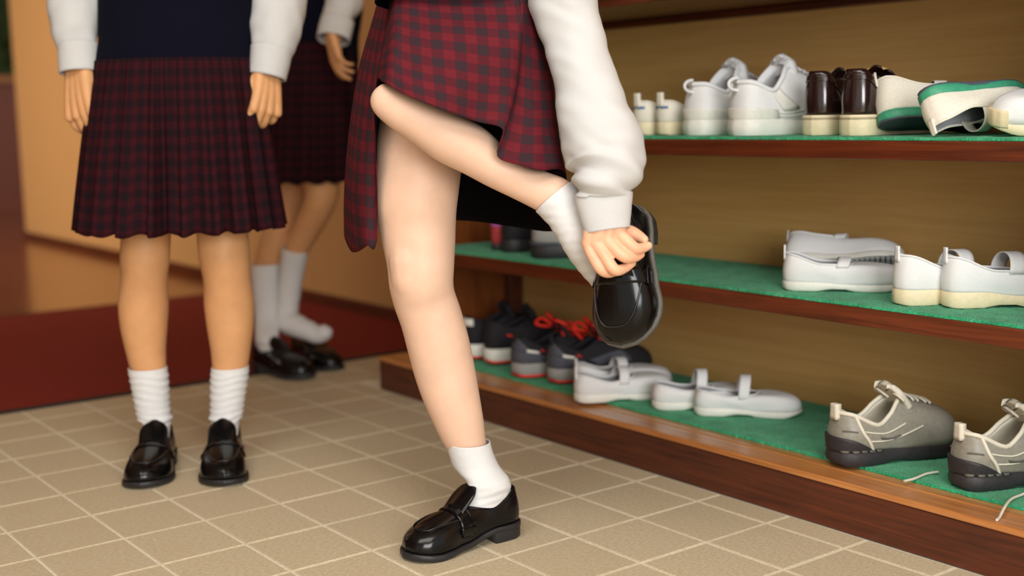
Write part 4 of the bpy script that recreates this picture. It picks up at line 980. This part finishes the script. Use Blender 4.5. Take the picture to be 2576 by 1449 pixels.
# skirt: columns from waistband to hem, each (px, py, depth); front is lifted by the raised thigh
cols = [
    [(985, -90, 2.185), (955, 20, 2.220), (912, 160, 2.230), (882, 330, 2.240), (868, 480, 2.250), (866, 585, 2.250)],
    [(975, -90, 2.137), (945, 20, 2.175), (905, 170, 2.185), (880, 340, 2.195), (872, 500, 2.205), (880, 628, 2.205)],
    [(985, -90, 2.095), (958, 20, 2.120), (925, 170, 2.120), (900, 340, 2.130), (888, 500, 2.150), (896, 634, 2.150)],
    [(995, -90, 2.072), (972, 20, 2.080), (944, 170, 2.090), (926, 340, 2.085), (918, 480, 2.095), (922, 618, 2.095)],
    [(1000, -90, 2.059), (982, 20, 2.060), (958, 150, 2.070), (945, 320, 2.065), (944, 470, 2.080), (948, 596, 2.090)],
    [(1004, -90, 2.04), (988, 10, 2.00), (972, 100, 1.99), (952, 160, 2.00), (946, 200, 2.01), (944, 235, 2.02)],
    [(1008, -90, 2.03), (1000, 10, 1.98), (990, 70, 1.945), (980, 130, 1.925), (972, 175, 1.918), (965, 208, 1.916)],
    [(1030, -90, 2.01), (1030, 10, 1.965), (1024, 80, 1.925), (1016, 150, 1.905), (1010, 200, 1.895), (1006, 232, 1.892)],
    [(1080, -90, 1.99), (1082, 10, 1.96), (1078, 90, 1.91), (1072, 165, 1.895), (1066, 220, 1.885), (1062, 256, 1.882)],
    [(1150, -90, 1.97), (1158, 10, 1.955), (1156, 90, 1.905), (1150, 170, 1.895), (1142, 235, 1.89), (1134, 284, 1.888)],
    [(1220, -90, 1.965), (1236, 10, 1.955), (1236, 90, 1.915), (1228, 180, 1.91), (1214, 250, 1.91), (1200, 306, 1.91)],
    [(1275, -90, 1.975), (1300, 10, 1.96), (1302, 100, 1.93), (1294, 190, 1.93), (1280, 260, 1.922), (1266, 326, 1.912)],
    [(1290, -90, 1.985), (1314, 10, 1.955), (1316, 110, 1.955), (1306, 220, 1.96), (1286, 310, 1.940), (1252, 392, 1.918)],
    [(1310, -90, 2.0), (1332, 10, 1.98), (1340, 130, 1.975), (1338, 250, 1.965), (1326, 340, 1.940), (1306, 414, 1.922)],
    [(1330, -90, 2.02), (1352, 10, 2.01), (1364, 140, 2.0), (1368, 260, 1.985), (1366, 350, 1.955), (1362, 428, 1.935)],
    [(1345, -90, 2.05), (1366, 20, 2.05), (1384, 150, 2.04), (1396, 270, 2.02), (1408, 360, 2.01), (1424, 436, 2.0)],
    [(1350, -90, 2.10), (1372, 20, 2.11), (1388, 160, 2.12), (1400, 310, 2.12), (1410, 450, 2.13), (1414, 560, 2.14)],
    [(1335, -90, 2.16), (1355, 20, 2.18), (1368, 170, 2.21), (1376, 330, 2.23), (1380, 470, 2.25), (1384, 582, 2.27)],
    [(1270, -90, 2.21), (1285, 20, 2.24), (1292, 170, 2.28), (1296, 330, 2.31), (1294, 460, 2.34), (1290, 570, 2.36)],
    [(1170, -90, 2.24), (1178, 20, 2.27), (1180, 170, 2.31), (1180, 330, 2.35), (1178, 450, 2.38), (1172, 555, 2.40)],
    [(1070, -90, 2.23), (1060, 20, 2.25), (1046, 170, 2.29), (1034, 330, 2.32), (1024, 450, 2.34), (1014, 556, 2.36)],
    [(1015, -90, 2.20), (990, 20, 2.21), (958, 170, 2.23), (930, 330, 2.25), (914, 460, 2.26), (904, 572, 2.27)],
]
ks = 5; ncol = len(cols)
lines = [spline([at(*p) for p in c], 5) for c in cols]
nr = len(lines[0]); grid = []
for i in range(nr): grid.append(spline([l[i] for l in lines], ks, closed=True))
wd = [0.0]
mid = grid[nr // 2]
for j in range(len(mid)):
    a = (grid[nr // 2][(j + 1) % len(mid)] - grid[nr // 2][j]).length; wd.append(wd[-1] + a)
rows, uvs = [], []
acc = [0.0] * (len(mid) + 1)
for i in range(nr):
    if i:
        for j in range(len(mid) + 1): acc[j] += .6 * (grid[i][j % len(mid)] - grid[i - 1][j % len(mid)]).length + .4 * .0098
    r = []
    for j in range(len(mid)):
        p = grid[i][j]; r.append(p + TOW * (.0035 * noise.noise(p * 16) * i / nr))
    rows.append(r + [r[0]]); uvs.append([(wd[j] * .82 - .03 * i / nr, acc[j]) for j in range(len(mid) + 1)])
mb = MB(); mb.quadgrid(rows, uv=uvs, flip=True)
sk = G.part(mb, 'plaid_skirt', MT['plaid'], .0016, lining=MT['shorts'])  # inner face blackened to paint in the shade under the skirt
mb = MB(); loft(mb, [rr(1120, -100, 300, 2.10, .7), rr(1115, 40, 300, 2.11, .75), rr(1090, 150, 290, 2.12, .8)], 30, 4); G.part(mb, 'skirt_lining', MT['shorts'])
# vest and sleeves
G.tube([rr(1146, 14, 402, 2.03, .74), rr(1150, -40, 392, 2.03, .72), rr(1178, -130, 360, 2.03, .64), rr(1235, -230, 370, 1.97, .64), rr(1290, -310, 380, 1.91, .6), rr(1330, -370, 330, 1.86, .5), rr(1350, -400, 150, 1.84, .8)], 'knit_vest', MT['navy'], .003, 48, 6, wrinkle(.005, 14, 4), label='navy knitted vest')
def sleevefold(p, u, a):
    w = .0055 * noise.noise(p * 22) + .0045 * noise.noise(V((p.x * 14, p.y * 14, (p.z + .5 * p.dot(RIGHT)) * 52)))
    k = sstep(.55, .8, u)
    return w * (.6 + k) + .004 * k * math.sin(u * 46 + 2.2 * math.sin(a * 1.0 + .6) + 4 * noise.noise(p * 9)) * (1 - sstep(.93, 1, u))
G.tube([rr(1425, -290, 180, 1.90), rr(1412, -150, 170, 1.94), rr(1417, 0, 168, 1.965), ee(1372, 1520, 100, 1.965), ee(1396, 1548, 200, 1.955), ee(1406, 1586, 300, 1.945), ee(1418, 1614, 365, 1.935), ee(1428, 1623, 412, 1.928), ee(1440, 1606, 452, 1.922), ee(1450, 1586, 486, 1.92, .9), ee(1456, 1578, 498, 1.92, .85)], 'sleeve', MT['shirt'], .0022, 64, 12, sleevefold)
G.tube([ee(1449, 1587, 488, 1.918, .72), ee(1455, 1585, 515, 1.917, .72), ee(1466, 1582, 550, 1.916, .70), ee(1477, 1580, 580, 1.915, .68)], 'cuff', MT['shirt'], .003, 52, 6, wrinkle(.0012, 26, 2))
mb = MB(); c0 = at(1500, 500, 1.865); mb.tube([c0, c0 + TOW * .003], .0055, 14)
G.tube([rr(1180, -310, 160, 1.98), rr(1085, -265, 140, 2.05), rr(1035, -225, 120, 2.12), rr(1000, -180, 92, 2.15)], 'sleeve', MT['shirt'], .0022, 44, 8, wrinkle(.005, 18, 8), caps=(True, False))
